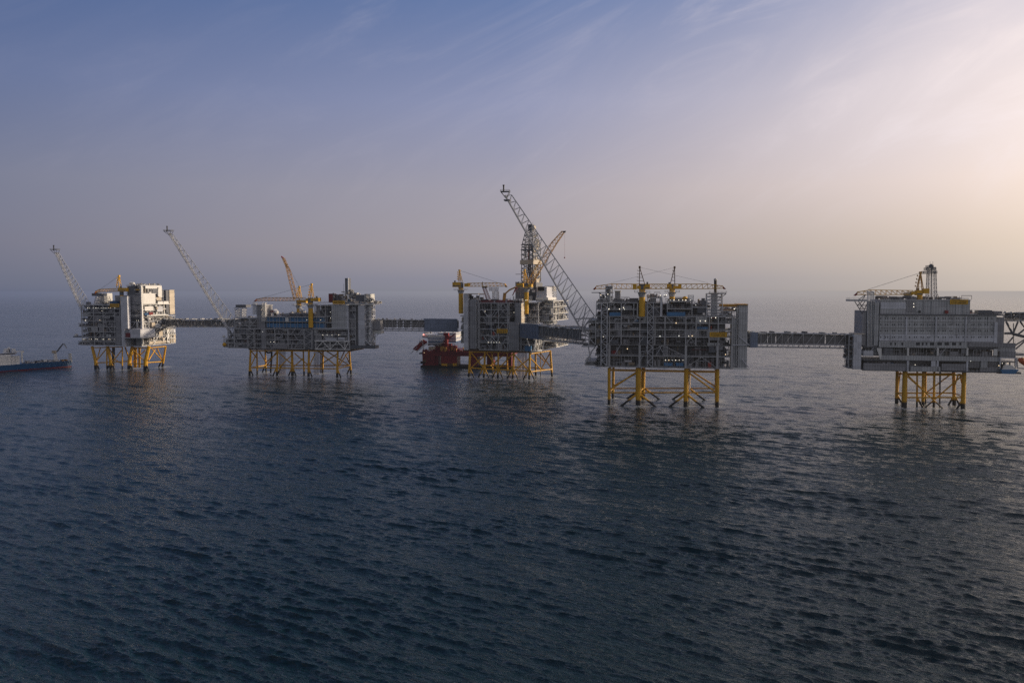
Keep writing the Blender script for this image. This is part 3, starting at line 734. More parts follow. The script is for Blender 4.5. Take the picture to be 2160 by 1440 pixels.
crane(f, 'front crane on the wide platform, boom reaching right past the other crane', V - 1, (696, 268, 528, 3.2), (722, 222, 768, 270), (672, 62), [(668, 222), (720, 222)],
      [((770, 222), (770, 265)), ((1318, 220), (1318, 265)), ((1462, 240), (1462, 262))], [(1320, 210)], CR_GROUP, mastm='brown', cw=[(606, 222, 642, 272), (646, 236, 722, 268)])
crane(f, 'rear crane on the wide platform, boom reaching left over the flare boom foot', 24, (980, 268, 470, 3.0), (932, 224, 975, 266), (1003, 64), [(1005, 220), (963, 218)],
      [((930, 222), (930, 265)), ((405, 220), (405, 265)), ((260, 240), (255, 266))], [(400, 212)], CR_GROUP, mastm='brown', cw=[(1038, 222, 1070, 266), (978, 238, 1038, 266)])

# ================================================================== platform P5: living quarters
f5 = f = Frame(ground(1907, 859), -11, 1760, 540, 4.235)
V = -4.0
U = lambda x, v=V: f.p(x, 800, v).x
Zf = lambda y, x=900, v=V: f.p(x, y, v).z
R = f.root('offshore_platform', 'pale grey living quarters platform with rows of small windows on yellow jacket', 'platform', (U(900), 14, 0), 'offshore platforms standing in the sea')
D5 = 24
BW = {}
R.part('accommodation_block', f.B(405, 530, 1450, 700, V, D5), 'clad')
R.part('accommodation_block', f.B(403, 700, 1430, 760, V - .4, D5), 'clad_l'); R.part('accommodation_block', f.B(404, 760.5, 1425, 812, V - .3, D5 - .5), 'clad_m')
R.part('accommodation_block', f.B(1450, 548, 1520, 800, V + .6, D5 - 1), 'clad_m')
R.part('accommodation_block', f.B(412, 398, 1214, 524, V + 1, D5), 'clad')
R.part('roof', f.B(400, 520, 1525, 530, V - .8, D5 + 1), 'steel_d')
R.part('roof', f.B(410, 389, 1218, 398, V + .6, D5 + .6), 'steel')
R.part('wall_panel', f.B(415, 415, 642, 472, V + .7, V + .96), 'clad_l')
R.part('wall_panel', f.B(645, 400, 720, 500, V + .75, V + .96), 'clad_m')
R.part('service_column', f.B(366, 410, 402, 800, V + .2, D5 - 3), 'clad')
R.part('accommodation_block', f.B(250, 490, 366, 800, V + 3, D5 - 1), 'clad_m')
for x in (648, 912, 1180): R.part('drain_column', f.B(x - 7, 540, x + 7, 830, V - .7, V - .42), 'clad_l')
R.part('drain_column', f.B(1432, 590, 1462, 800, V - .7, V - .42), 'clad_l')
# windows: rows of small dark panes in pairs
xs = []
x = 415
while x < 1420:
    seq = ((x,), (x + 43, x + 62), (x + 104, x + 122), (x + 163, x + 182), (x + 222,))
    for g_ in seq: xs += [q for q in g_ if q < 1425]
    x += 257
for row in (557, 612, 667, 724):
    vv = V if row < 700 else V - .4
    for x in xs: R.part('window', f.B(x - 3.6, row - 6.5, x + 3.6, row + 6.5, vv - .08, vv + .02), 'glass')
# lower levels
deck_stack(R, U(262), U(1620), V - 1, D5, [Zf(y) for y in (1028, 935)], 51, [U(x) for x in (1620,)], 'FL', dens=.8, slab='steel_d', core='clad_m', fine=False)
deck_stack(R, U(262), U(1480), V - 1, D5, [Zf(y) for y in (892, 818)], 52, [], 'FL', dens=1.1, slab='steel_d', core='dark')
R.part('parapet', f.B(405, 893, 1480, 934, V - 1.6, V - .9), 'clad')
R.part('parapet', f.B(400, 765, 1190, 818, V - 1.6, V - 1.35), 'clad')
R.part('backing_wall', f.B(290, 400, 360, 820, V + 2.8, V + 3), 'steel_d')
R.part('parapet', f.B(1200, 775, 1620, 812, V - 1.6, V - .9), 'clad_m')
R.part('parapet', f.B(262, 958, 640, 1022, V - 1.7, V - .9), 'clad_m'); R.part('parapet', f.B(680, 985, 948, 1030, V - 1.9, V - .9), 'clad'); R.part('parapet', f.B(960, 962, 1180, 1022, V - 1.6, V - .9), 'clad_m')
R.part('parapet', f.B(1300, 990, 1480, 1035, V - 1.6, V - .9), 'clad_m')
for (a_, b_) in ((730, 765), (782, 798), (818, 830), (855, 892), (922, 960), (988, 1024), (1052, 1088), (1118, 1134), (500, 512), (540, 552), (600, 616)):
    R.part('window', f.B(a_, 771, b_, 796, V - 1.72, V - 1.58), 'glass')
for x in (660, 926, 1190): R.part('pillar', f.B(x - 8, 820, x + 8, 890, V - 1.9, V - 1), 'white'); R.part('pillar', f.B(x - 10, 935, x + 8, 1030, V - 1.9, V - 1), 'clad_l')
m = MB(); q0, q1 = f.p(385, 820, V), f.p(430, 925, V)
m.prism([(q0.x - 1, q0.z), (f.p(415, 820, V).x, q0.z), (f.p(415, 890, V).x, f.p(415, 890, V).z), (f.p(405, 930, V).x, q1.z)], V - 2, V - .9); R.part('chute', m, 'white')
R.part('service_column', f.B(1425, 830, 1458, 890, V - 2, V - .9), 'white')
R.part('service_column', f.B(868, 935, 905, 985, V - 2, V - .9), 'clad_l'); R.part('service_column', f.B(1310, 935, 1370, 1000, V - 2, V - .9), 'clad')
R.part('stair_column', f.B(175, 698, 246, 1012, V - 3, V + 6), 'clad_l'); R.part('roof', f.B(172, 692, 275, 699, V - 3.2, V + 12), 'tan')
R.part('module', f.B(262, 845, 348, 893, V - 1.4, V + 6), 'clad_l')
deck_stack(R, U(128), U(175), V, V + 18, [Zf(y, 150) for y in (1000, 920, 850, 790, 715)], 53, [U(130)], 'FL', inset=1.6, core='steel_d')
R.part('fender', f.B(96, 845, 132, 868, V + 3, V + 8), 'steel_d')
# exhaust pipe bundle, left end
for k, x in enumerate((296, 308, 320, 332, 344, 354)):
    m = MB(); a_ = f.p(x, 322 + (k % 3) * 5, V + 2); b_ = f.p(x, 820, V + 2); m.bar(b_, a_, .30, 8); m.bar(a_, (a_.x - .2, a_.y, a_.z + 1), .42, 8); R.part('exhaust_pipe', m, 'white' if k % 2 else 'steel_l')
m = MB(); f.box(m, 130, 388, 292, 404, V + 2, V + 12); rail(m, U(130), U(292), V + 2, V + 12, Zf(388, 200), 'FLR'); R.part('cantilever_platform', m, 'steel')
m = MB()
for v in (V + 3, V + 11):
    for (a_, b_) in (((182, 404), (250, 515)), ((215, 404), (262, 470)), ((250, 404), (205, 440)), ((275, 404), (225, 470)), ((205, 440), (285, 440)), ((225, 470), (285, 470)), ((250, 515), (290, 430)), ((200, 404), (270, 350)), ((240, 404), (280, 345))):
        f.bar(m, (*a_, v), (*b_, v), .28)
R.part('bracket', m, 'steel_d')
# lattice mast
m = MB(); c0, c1 = f.p(866, 392, V + 10), f.p(868, 100, V + 10); m.lattice_tower(c0, c1, 2.9, 2.2, 8, .26, .13); R.part('mast', m, 'steel')
R.part('mast_pipe', MB().bar(c0, c1 + Vector((0, 0, 1)), .4, 8), 'steel')
for (x0, y0, x1) in ((812, 150, 920), (835, 118, 902), (850, 98, 885)):
    m = MB(); f.box(m, x0, y0 + 3, x1, y0 + 7, V + 5.5, V + 14.5); rail(m, U(x0), U(x1), V + 5.5, V + 14.5, Zf(y0 + 3, 866), 'FLRB', 1.5, 1.6, .12); R.part('mast_platform', m, 'steel_d')
R.part('radar_dome', MB().ball(f.p(865, 90, V + 10), 1.6, 10, 6), 'steel_d')
for (p0, p1, rr_) in (((855, 98), (855, 50), .1), ((880, 98), (880, 48), .1)): R.part('antenna', MB().bar(f.p(*p0, V + 10), f.p(*p1, V + 10), rr_), 'steel_d')
R.part('stay', MB().bar(f.p(905, 310, V + 10), f.p(945, 385, V + 10), .2), 'steel_d')
rng = random.Random(77)
R.part('module', f.B(550, 362, 620, 390, V + 6, V + 14), 'steel'); R.part('module', f.B(668, 362, 735, 390, V + 5, V + 12), 'clad_m')
for x in (645, 672): R.part('vent_cowl', MB().bar(f.p(x, 362, V + 8), f.p(x - 6, 325, V + 8), 1.5, 10, 2.2), 'white')
clutter(R, rng, U(420), U(1200), V + 3, D5 - 4, Zf(389, 800), 60, 3.0)
clutter(R, rng, U(1225), U(1500), V + 2, D5 - 4, Zf(520, 1400), 14, 2.0)
R.part('module', f.B(1286, 484, 1410, 518, V + 3, V + 10), 'steel_d'); R.part('module', f.B(1425, 492, 1500, 518, V + 4, V + 12), 'equip')
R.part('cabinet', f.B(990, 486, 1020, 512, V - .4, V + .8), 'red'); R.part('cabinet', f.B(757, 486, 772, 506, V - .1, V + .9), 'glass')
rg = random.Random(55)
for k in range(26):                                    # ducts, cable risers and vents fixed to the block walls
    x = rg.uniform(410, 1420); y = rg.choice((535, 590, 645, 702)) + rg.uniform(-4, 4); v_ = (V if y < 695 else V - .4) - .35
    if rg.random() < .45: R.part('wall_duct', f.B(x, y, x + rg.uniform(2, 5), y + rg.uniform(30, 110) if y < 600 else y + 40, v_, v_ + .34), rg.choice(('steel', 'steel_l', 'clad_m')))
    else: R.part('wall_vent', f.B(x, y, x + rg.uniform(6, 16), y + rg.uniform(5, 10), v_, v_ + .34), rg.choice(('steel_d', 'steel', 'clad_m')))
for y in (584, 640, 696): R.part('ledge', f.B(405, y, 1448, y + 2, V - .5, V - .02), 'steel')
for x in (730, 800, 870, 1010, 1090, 1150): R.part('wall_duct', f.B(x, 400, x + 4, 520, V + .55, V + .98), 'steel')
# right portal
R.part('module', f.B(1482, 850, 1622, 905, V - 3, V + 8), 'clad_m'); R.part('module', f.B(1465, 808, 1618, 850, V - 1, V + 12), 'clad')
m = MB(); f.box(m, 1480, 905, 1628, 914, V - 3, V - 1); f.box(m, 1480, 914, 1488, 1005, V - 3, V - 1); f.box(m, 1620, 914, 1630, 985, V - 3, V - 1); R.part('portal_frame', m, 'clad_l')
m = MB(); f.box(m, 1205, 938, 1300, 1000, V - 1.3, V - .95); f.box(m, 1372, 938, 1462, 985, V - 1.3, V - .95); R.part('painted_opening', m, 'dark')  # solid dark plates; the shade inside the openings is painted
R.part('keel_beam', f.B(1470, 1036, 1670, 1052, V - 2, V + 8), 'steel_d')
# jacket
for (xt, xb, v, r, yb) in ((632, 622, 0, 2.8, 1365), (1160, 1148, 0, 2.4, 1365), (740, 737, 3, 1.0, 1365), (795, 790, 4, 1.6, 1365), (893, 888, 3, 1.3, 1360)):
    jacket_leg(R, f.p(xt, 1030, v), f.p(xb, yb, v), r * .85, r)
for (xt, xb, v, r, yb) in ((562, 556, 20, 1.9, 1312), (812, 808, 20, 1.7, 1305), (1066, 1070, 20, 1.9, 1312)):
    jacket_leg(R, f.p(xt, 1025, v), f.p(xb, yb, v), r * .85, r)
for (a_, b_, v) in (((655, 1075), (975, 1365), 1), ((1150, 1060), (800, 1362), 2), ((590, 1035), (560, 1240), 20), ((660, 1070), (800, 1200), 12), ((1060, 1040), (820, 1220), 16), ((1120, 1050), (1150, 1180), 8), ((1110, 1050), (1065, 1190), 18), ((655, 1240), (560, 1215), 12)):
    brace(R, f.p(*a_, v), f.p(*b_, v), .7)
for (y, v, t, x0, x1) in ((1262, 0, .75, 630, 1155), (1222, 20, .7, 560, 1066), (1062, 0, .8, 640, 1160), (1050, 20, .8, 560, 1080)):
    brace(R, f.p(x0, y, v), f.p(x1, y, v), t)
for (a_, b_) in ((622, 562), (1155, 1066), (795, 810)): brace(R, f.p(a_, 1260, 0), f.p(b_, 1222, 20), .6)
for (x, v, s_) in ((556, 20, 1), (1070, 20, -1), (1070, 20, 1), (1148, 0, -1), (737, 3, 1)):
    c_ = f.p(x, 1280, v); c_.z = 7; R.part('footing', MB().bar(c_, (c_.x + s_ * 6, v - 1, -4), .7, 8), 'yellow')
R.part('riser', MB().bar(f.p(945, 1035, 6), f.p(940, 1380, 6), .6, 8), 'steel_d')
for (x, y) in ((1218, 938), (1500, 957), (1550, 957), (1583, 978), (1470, 978), (709, 425), (709, 453), (722, 970)): lamp(R, f, x, y, V - 3.4, .42)
sign(f, 1035, 388, 1196, 430, V + .6, 'yellow name board on the roof edge of the pale living quarters', 2)
crane(f, 'crane on the living quarters platform beside the lattice mast, boom lying left', V + 6, (762, 345, 392, 2.6), (735, 305, 790, 352), (769, 150), [(738, 304), (790, 304)],
      [((700, 308), (700, 345)), ((320, 303), (320, 345)), ((205, 322), (200, 346))], [(300, 298)], CR_GROUP, mastm='orange', tipm='red', w=1.4, ring=False, cw=[(795, 290, 850, 335), (690, 316, 735, 342)])
# free-fall lifeboat and tender boat at the right end
Rb = f.root('lifeboat', 'orange red lifeboat partly seen at the right edge on the living quarters platform', 'lifeboat', f.p(1690, 960, V + 4))
a_, b_ = f.p(1640, 915, V + 4), f.p(1760, 985, V + 4); m = MB()
d_ = (b_ - a_); pr = [(0, .5), (.08, 1.3), (.25, 2.0), (.7, 2.1), (.9, 1.4), (1, .3)]
for k in range(5): m.bar(a_ + d_ * pr[k][0], a_ + d_ * pr[k + 1][0], pr[k][1], 10, pr[k + 1][1])
Rb.part('hull', m, mat('lifeboat_orange', (.42, .09, .03), .5)); m = MB(); c_ = a_ + d_ * .25; m.bar(c_ + Vector((0, 0, 1.2)), c_ + d_ * .25 + Vector((0, 0, 1.4)), 1.3, 8); Rb.part('canopy', m, 'orange')
m = MB(); f.bar(m, (1625, 870, V + 2), (1780, 905, V + 2), .4); f.bar(m, (1632, 1000, V + 2), (1780, 1010, V + 2), .4); f.bar(m, (1634, 905, V + 2), (1634, 1000, V + 2), .4); R.part('davit', m, 'steel')
R.part('module', f.B(1634, 868, 1694, 890, V + 2, V + 10), 'equip')
Rb = f.root('work_boat', 'small blue work boat with white top hung at the lower right of the living quarters', 'boat', f.p(1600, 1048, V - 4))
m = MB(); u0, u1, z0, z1 = f.p(1532, 0, V - 4).x, f.p(1668, 0, V - 4).x, f.p(1600, 1052, V - 4).z, f.p(1600, 1012, V - 4).z
m.prism([(u0, z0), (u1 - 1.5, z0), (u1 + 1, z1), (u0 - .5, z1)], V - 5.5, V - 2.5); Rb.part('hull', m, 'blue')
m = MB(); m.prism([(u0 + .5, z1), (u1 - .5, z1), (u1 - 3, z1 + 2.8), (u0 + 2, z1 + 3.2)], V - 5, V - 3); Rb.part('canopy', m, 'white')

# ================================================================== platform P3: drilling platform
f3 = f = Frame(ground(989, 795), -20, 860, 560, 5.539)
V = -3.0
U = lambda x, v=V: f.p(x, 800, v).x
Zf = lambda y, x=980, v=V: f.p(x, y, v).z
R = f.root('offshore_platform', 'drilling platform with a tall dark derrick and sunlit right side, moored beside the red vessel', 'platform', (U(980), 30, 0), 'offshore platforms standing in the sea')
D3 = 62
xr = U(1322)
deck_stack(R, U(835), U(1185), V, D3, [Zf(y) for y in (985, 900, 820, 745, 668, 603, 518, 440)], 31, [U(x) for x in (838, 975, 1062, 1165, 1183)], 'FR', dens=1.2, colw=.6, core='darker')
R.part('service_column', f.B(652, 332, 702, 985, V - 2, V + 8), 'clad_l'); R.part('service_column', f.B(702, 345, 722, 980, V + 2, V + 6), 'black')  # the black strip is no column: a dark gap's shade as colour
R.part('module_wall', f.B(722, 400, 800, 972, V - .5, D3 - 4), 'clad_m'); stair_tower(R, U(803), U(832), V - 1, V + 3, Zf(975), Zf(405, 815), 'steel')
R.part('roof_frame', f.B(652, 326, 826, 336, V - 1, V + 14), 'tan')
clutter(R, random.Random(5), U(725), U(800), V + 2, V + 20, Zf(398, 760), 12, 5, 'equipw')
R.part('module_wall', f.B(1188, 660, 1300, 988, V - .6, V + 14), 'clad_m')
R.part('module_wall', f.B(1258, 440, 1322, 660, V - .3, D3), 'clad_m')
q0, q1 = f.q(1322, 440, xr), f.q(1366, 440, xr)
m = MB(); m.box(xr + .05, xr + .5, V, q1.y, Zf(660), Zf(440)); R.part('wall_panel', m, 'tan')
m = MB()
for y in (440, 520, 605, 670): m.box(xr - .1, xr + .7, V, D3, Zf(y) - .3, Zf(y) + .3)
R.part('deck', m, 'white')
deck_stack(R, U(1188), xr, V + 1, D3, [Zf(y) for y in (985, 900, 820, 745, 668)], 34, [], 'R', dens=1.5)
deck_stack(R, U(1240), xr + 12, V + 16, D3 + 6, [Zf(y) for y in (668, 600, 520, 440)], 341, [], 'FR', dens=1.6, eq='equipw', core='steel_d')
deck_stack(R, U(1400), U(1400) + 17, 22, D3 + 12, [Zf(y, 1400, 22) for y in (640, 560, 480, 415)], 35, [], 'FR', dens=1.8, eq='equipw', core='steel', slab='white')
clutter(R, random.Random(6), U(840), U(1180), V + 2, D3 - 6, Zf(440), 44, 4)
R.part('roof', f.B(835, 408, 1150, 436, V + 6, D3 - 10), 'redhull')
R.part('module', f.B(985, 392, 1035, 408, V + 8, V + 14), 'steel_d'); R.part('module', f.B(855, 394, 915, 408, V + 8, V + 14), 'steel_d')
clutter(R, random.Random(7), U(1190), U(1400), V + 3, D3 - 10, Zf(415, 1300), 36, 7, 'equipw')
# drill floor modules behind the yellow column
R.part('drill_module', f.B(1258, 200, 1365, 392, V + 22, V + 46), 'clad_m'); R.part('drill_module', f.B(1425, 200, 1500, 400, V + 24, V + 44), 'steel_d')
R.part('drill_module', f.B(1502, 250, 1625, 395, V + 20, V + 42), 'clad_l'); R.part('drill_module', f.B(1495, 372, 1640, 402, V + 18, V + 44), 'white')
R.part('painted_opening', f.B(1522, 246, 1590, 292, V + 19, V + 22), 'black'); R.part('roof', f.B(1256, 190, 1295, 200, V + 21, V + 40), 'white'); R.part('tank', MB().bar(f.p(1455, 302, V + 21), f.p(1490, 302, V + 21), 1.3, 10), 'white')  # the opening is a solid black box standing for its shade
m = MB(); c0, c1 = f.p(1668, 690, 40), f.p(1668, 240, 40); m.lattice_tower(c0, c1, 4.6, 4.6, 16, .26, .2); R.part('stair_tower', m, 'steel_l')
R.part('tower_cabin', f.B(1642, 244, 1700, 300, 36, 44), 'tan')
deck_stack(R, f.p(1580, 400, 38).x, f.p(1650, 400, 38).x, 38, 66, [f.p(1600, y, 38).z for y in (680, 560, 480, 400)], 36, [], 'FR', dens=2, eq='equipw', core='steel', inset=2.5, slab='white')
m = MB(); f.bar(m, (1700, 418, 40), (1750, 418, 40), .3); f.bar(m, (1700, 405, 40), (1750, 418, 40), .2); R.part('brace', m, 'steel_l')
m = MB(); m.prism([(f.p(x, y, 30).x, f.p(x, y, 30).z) for (x, y) in ((1480, 602), (1600, 590), (1555, 612), (1515, 655))], 28, 36); R.part('chute', m, 'orange')
m = MB()
for k in range(26):
    rg = random.Random(900 + k); x, y = rg.uniform(1415, 1600), rg.uniform(415, 620)
    f.box(m, x, y, x + rg.uniform(8, 34), y + rg.uniform(8, 30), 19 + rg.uniform(0, 2), 21.9)
R.part('process_equipment', m, 'equipw')
# derrick (survey marks on a second crop)
fd = Frame(f.O, -20, 1050, 460, 7.2); VD = 34
P_ = lambda x, y: fd.p(x, y, VD)
cx = 505
def dw(y): return (P_(cx + 1, y) - P_(cx, y)).x
lv = [(962, 142), (700, 138), (480, 136), (400, 130), (200, 80)]
DA = math.radians(-15); DC = P_(cx, 700); SP = lambda m_: m_.spin(DC.x, VD, DA)
m = MB()
for k in range(len(lv) - 1):
    (ya, wa), (yb, wb) = lv[k], lv[k + 1]
    c0, c1 = P_(cx, ya), P_(cx, yb); c0.x = c1.x = DC.x; n = max(2, int((ya - yb) / 62))
    m.lattice_tower(c0, c1, wa * .71 * dw(ya), wb * .71 * dw(yb), n, .40, .24)
    for sx in (-.35, .35):
        for sv in (-.72, .72): m.bar(c0 + Vector((wa * dw(ya) * sx, sv * wa * dw(ya), 0)), c1 + Vector((wb * dw(yb) * sx, sv * wb * dw(yb), 0)), .22, 5)
m.lattice_tower(Vector((DC.x, VD, P_(cx, 200).z)), Vector((DC.x, VD, P_(cx, 108).z)), 30 * dw(150), 30 * dw(150), 3, .3, .2)
D_ = R.part('derrick', SP(m), 'steel_d', label='tall lattice drilling derrick with tan wind panels behind the crossing flare boom')
m = MB(); rg = random.Random(8)
for k in range(60):
    y = rg.uniform(300, 900); hw = (95 if y > 400 else 40 + (y - 200) * .27) * dw(y) * .8; zt_ = P_(cx, y).z
    u = DC.x + rg.uniform(-hw, hw); v_ = VD + rg.uniform(-hw, hw); m.bar((u, v_, zt_ - rg.uniform(4, 20)), (u, v_, zt_), rg.uniform(.15, .5), 5)
R.part('racked_pipes', SP(m), 'equip', D_)
m = MB(); rg = random.Random(81)
for k in range(46):
    y = rg.uniform(240, 950); hw = (95 if y > 400 else 40 + (y - 200) * .27) * dw(y); zt_ = P_(cx, y).z
    v_ = VD + rg.uniform(-hw, hw * .8); m.box(DC.x + hw * .8, DC.x + hw * 1.02, v_, v_ + rg.uniform(.6, 3), zt_ - rg.uniform(.4, 3), zt_)
R.part('derrick_fittings', SP(m), 'tan', D_)
def ring(y0, y1, hw, mm, nm='wind_panel', du=0.0, dv=0.0):
    q = hw * dw(y0); z1_, z0_ = P_(cx, y0).z, P_(cx, y1).z; u, v_ = DC.x + du, VD + dv; m = MB()
    m.box(u - q, u + q, v_ - q - .3, v_ - q, z0_, z1_); m.box(u + q, u + q + .3, v_ - q - .3, v_ + q, z0_, z1_); m.box(u - q - .3, u - q, v_ - q, v_ + q, z0_, z1_); m.box(u - q, u + q + .3, v_ + q, v_ + q + .3, z0_, z1_)
    R.part(nm, SP(m), mm, D_)
def block(y0, y1, hw, mm, nm, du=0.0, dv=0.0):
    q = hw * dw(y0); R.part(nm, SP(MB().box(DC.x - q + du, DC.x + q + du, VD - q + dv, VD + q + dv, P_(cx, y1).z, P_(cx, y0).z)), mm, D_)
ring(640, 704, 112, 'tan'); ring(402, 410, 104, 'steel_d', 'derrick_platform'); ring(482, 492, 106, 'steel_d', 'derrick_platform'); ring(560, 566, 106, 'steel', 'derrick_platform'); ring(800, 808, 106, 'steel', 'derrick_platform')
block(108, 185, 26, 'steel_d', 'crown_block'); block(98, 106, 34, 'steel_d', 'crown_platform'); block(122, 182, 22, 'tan', 'crown_house', 4.0, -1.5)
block(924, 978, 34, 'tan', 'wind_panel', 7.5, -3); block(962, 1040, 96, 'steel_d', 'drill_floor_house'); block(985, 1040, 60, 'clad', 'drill_floor_house', 4.5, -6)
R.part('antenna', MB().bar(P_(532, 96), P_(532, 60), .12, 4), 'steel_d', D_)
m = MB(); q = P_(270, 852); m.bar(q, P_(375, 852), .25, 5); R.part('derrick_arm', m, 'steel_d', D_)
# lower right, sunlit cantilever truss deck along the right side
uR = xr
def Q(x, y): return f.q(x, y, uR + 6)
m = MB()
for dz, yy in (('t', 845), ('b', 1000)):
    pass
zt_, zb_ = Zf(845, 1400), Zf(1002, 1420)
for uu in (uR + 6, uR + 14):
    m.bar((uu, V, zt_), (uu, D3 + 10, zt_), .55, 4); m.bar((uu, V, zb_), (uu, D3 + 10, zb_), .55, 4)
    n = 5
    for k in range(n):
        v0, v1 = V + (D3 + 10 - V) * k / n, V + (D3 + 10 - V) * (k + 1) / n
        m.bar((uu, v0, zt_), (uu, (v0 + v1) / 2, zb_), .5, 6); m.bar((uu, (v0 + v1) / 2, zb_), (uu, v1, zt_), .5, 6)
R.part('cantilever_truss', m, 'white')
deck_stack(R, uR - 2, uR + 13.5, V + 2, D3 + 8, [zb_ + .2, (zb_ + zt_) / 2, zt_ - .2], 37, [], 'FR', dens=1.6, inset=3, slab='white', eq='equip')
m = MB(); f.box(m, 1368, 940, 1440, 1000, V - 2, V + 1); R.part('module', m, 'blue')
m = MB()
for (a_, b_) in (((1385, 842), (1448, 1002)), ((1500, 842), (1470, 1002)), ((1385, 842), (1500, 842)), ((1440, 1004), (1560, 1004))): f.bar(m, (*a_, V - 1), (*b_, V - 1), .6)
R.part('brace', m, 'white')
deck_stack(R, uR + 13, uR + 26, 24, 66, [zb_ + 2.5, zb_ + 8], 38, [], 'FR', dens=1.3, inset=3, slab='white', eq='equipw')
# left side structure behind column
deck_stack(R, U(548), U(652), V + 14, D3 - 10, [f.p(600, y, 11).z for y in (900, 820, 740, 660, 590)], 39, [], 'FL', dens=1.6, inset=3, eq='equipw')
# braces on lower facade
m = MB()
for (a_, b_) in (((890, 830), (940, 895)), ((940, 895), (985, 830)), ((985, 830), (1035, 895)), ((1035, 895), (1080, 830)), ((1110, 905), (1165, 835)), ((880, 740), (1010, 750)), ((880, 525), (940, 600)), ((1000, 600), (1060, 525))): f.bar(m, (*a_, V - .5), (*b_, V - .5), .28)
R.part('brace', m, 'steel_l')
# jacket
base = f.O
for (xt, xb, v, r, yb) in ((728, 716, 0, 1.9, 1300), (905, 890, 0, 1.6, 1305), (1060, 1052, 0, 1.5, 1312), (1240, 1228, 0, 1.6, 1322), (1428, 1420, 0, 1.7, 1332)):
    jacket_leg(R, f.p(xt, 990, v), f.p(xb, yb, v), r * .8, r)
    for s_ in (-1, 1):
        c_ = f.p(xb, 1230, v); c_.z = 11
        if (x := xb) and not (xb == 716 and s_ < 0): R.part('footing', MB().bar(c_, (c_.x + s_ * 7.5, v - 1, -4), .7, 8), 'yellow')
for (xt, xb, v, r, yb) in ((1492, 1497, 34, 1.5, 1290), (1665, 1688, 34, 1.7, 1305), (1160, 1165, 34, 1.3, 1280), (985, 990, 34, 1.3, 1270), (1548, 1552, 30, .6, 1290)):
    jacket_leg(R, f.p(xt, 990, v), f.p(xb, yb, v), r * .85, r)
for (a_, va, b_, vb) in (((1430, 1075), 0, (1560, 1215), 30), ((1555, 1215), 30, (1668, 1010), 34), ((1550, 1020), 30, (1672, 1190), 34), ((1430, 1240), 0, (1688, 1210), 34), ((1440, 1030), 0, (1665, 995), 34),
    ((740, 1015), 0, (880, 1190), 0), ((900, 1050), 0, (745, 1190), 0), ((920, 1015), 0, (1045, 1190), 0), ((1230, 1030), 0, (1065, 1200), 0), ((1245, 1040), 0, (1410, 1225), 0), ((1415, 1090), 0, (1250, 1225), 0),
    ((720, 1195), 0, (1420, 1232), 0), ((720, 1010), 0, (1425, 1012), 0), ((860, 1165), 30, (1490, 1195), 34), ((1495, 1195), 34, (1610, 1215), 34), ((1600, 1120), 34, (1500, 1020), 34), ((1000, 1150), 30, (1150, 1010), 34)):
    brace(R, f.p(*a_, va), f.p(*b_, vb), .8)
for k, x in enumerate((1285, 1298, 1311, 1324, 1337, 1350, 1363, 1376, 1389)):
    R.part('conductor', MB().bar(f.p(x, 992, 12), f.p(x, 1320, 12), .30, 8), 'tan' if k % 3 == 0 else 'brown')
m = MB(); c_ = f.p(880, 1168, 16); m.bar(c_, f.p(975, 1165, 16), 1.0, 8); R.part('caisson', m, 'cyellow'); R.part('caisson', MB().bar(f.p(985, 1100, 16), f.p(985, 1000, 16), .8, 8), 'cyellow')
R.part('top_frame', f.B(650, 986, 1425, 1010, V + 2, D3 - 12), 'brown')
for x in (942, 975, 1007, 1038, 1070): lamp(R, f, x, 897, V - .9, .42)
for (x, y) in ((904, 535), (1242, 547), (1395, 402), (1380, 405)): lamp(R, f, x, y, V - .9, .42)
sign(f, 1041, 740, 1166, 788, V - .8, 'yellow name board low on the front of the drilling platform', 3)
crane(f, 'crane at the left end of the drilling platform, boom level to the right', V + 6, (621, 258, 560, 3.3), (522, 195, 618, 252), (605, 58), [(600, 190), (632, 190)],
      [((700, 206), (700, 245)), ((1045, 200), (1045, 243)), ((1140, 215), (1140, 243))], [(1040, 195)], CR_GROUP, cw=[(660, 208, 710, 248)], tipm='orange')
crane(Frame(f.O, -20, 1020, 380, 5.539), 'yellow crane in front of the derrick with boom raised to the right and hook hanging', 8, (502, 1235, 1560, 3.1), (385, 1205, 450, 1250), (480, 1050), [(478, 1200), (520, 1200)],
      [((505, 1190), (555, 1235)), ((800, 725), (850, 745)), ((918, 596), (940, 612))], [(822, 700)], CR_GROUP, boomm='orange', w=1.6, hook=(947, 905), tipm='black', cw=[(520, 1215, 560, 1250)])
# knuckle-boom cranes on roof
Rk = f.root('knuckle_crane', 'folded orange knuckle boom crane on the roof of the drilling platform', 'crane', f.p(1125, 408, 10))
m = MB(); f.bar(m, (1125, 408, 10), (1135, 320, 10), 1.6, 8); Rk.part('pedestal', m, 'orange')
m = MB()
for (a_, b_) in (((1120, 345), (1190, 285)), ((1190, 285), (1262, 252))): f.bar(m, (*a_, 10), (*b_, 10), .9, 4)
Rk.part('boom', m, 'orange'); m = MB()
for (a_, b_) in (((1262, 252), (1280, 275)), ((1258, 285), (1225, 350)), ((1225, 350), (1262, 260))): f.bar(m, (*a_, 10), (*b_, 10), .45, 4)
Rk.part('jib', m, 'red')
Rk = f.root('lattice_crane', 'slender red and white lattice crane on the drilling platform roof', 'crane', f.p(940, 405, 12))
m = MB(); m.truss(f.p(925, 400, 12), f.p(880, 262, 12), f.p(965, 400, 12), f.p(912, 262, 12), 1.2, 6, .25); Rk.part('boom', m, 'red')
m = MB(); f.box(m, 868, 240, 920, 262, 10.5, 13.5); f.bar(m, (868, 235, 12), (875, 190, 12), .4); Rk.part('head', m, 'steel_d')
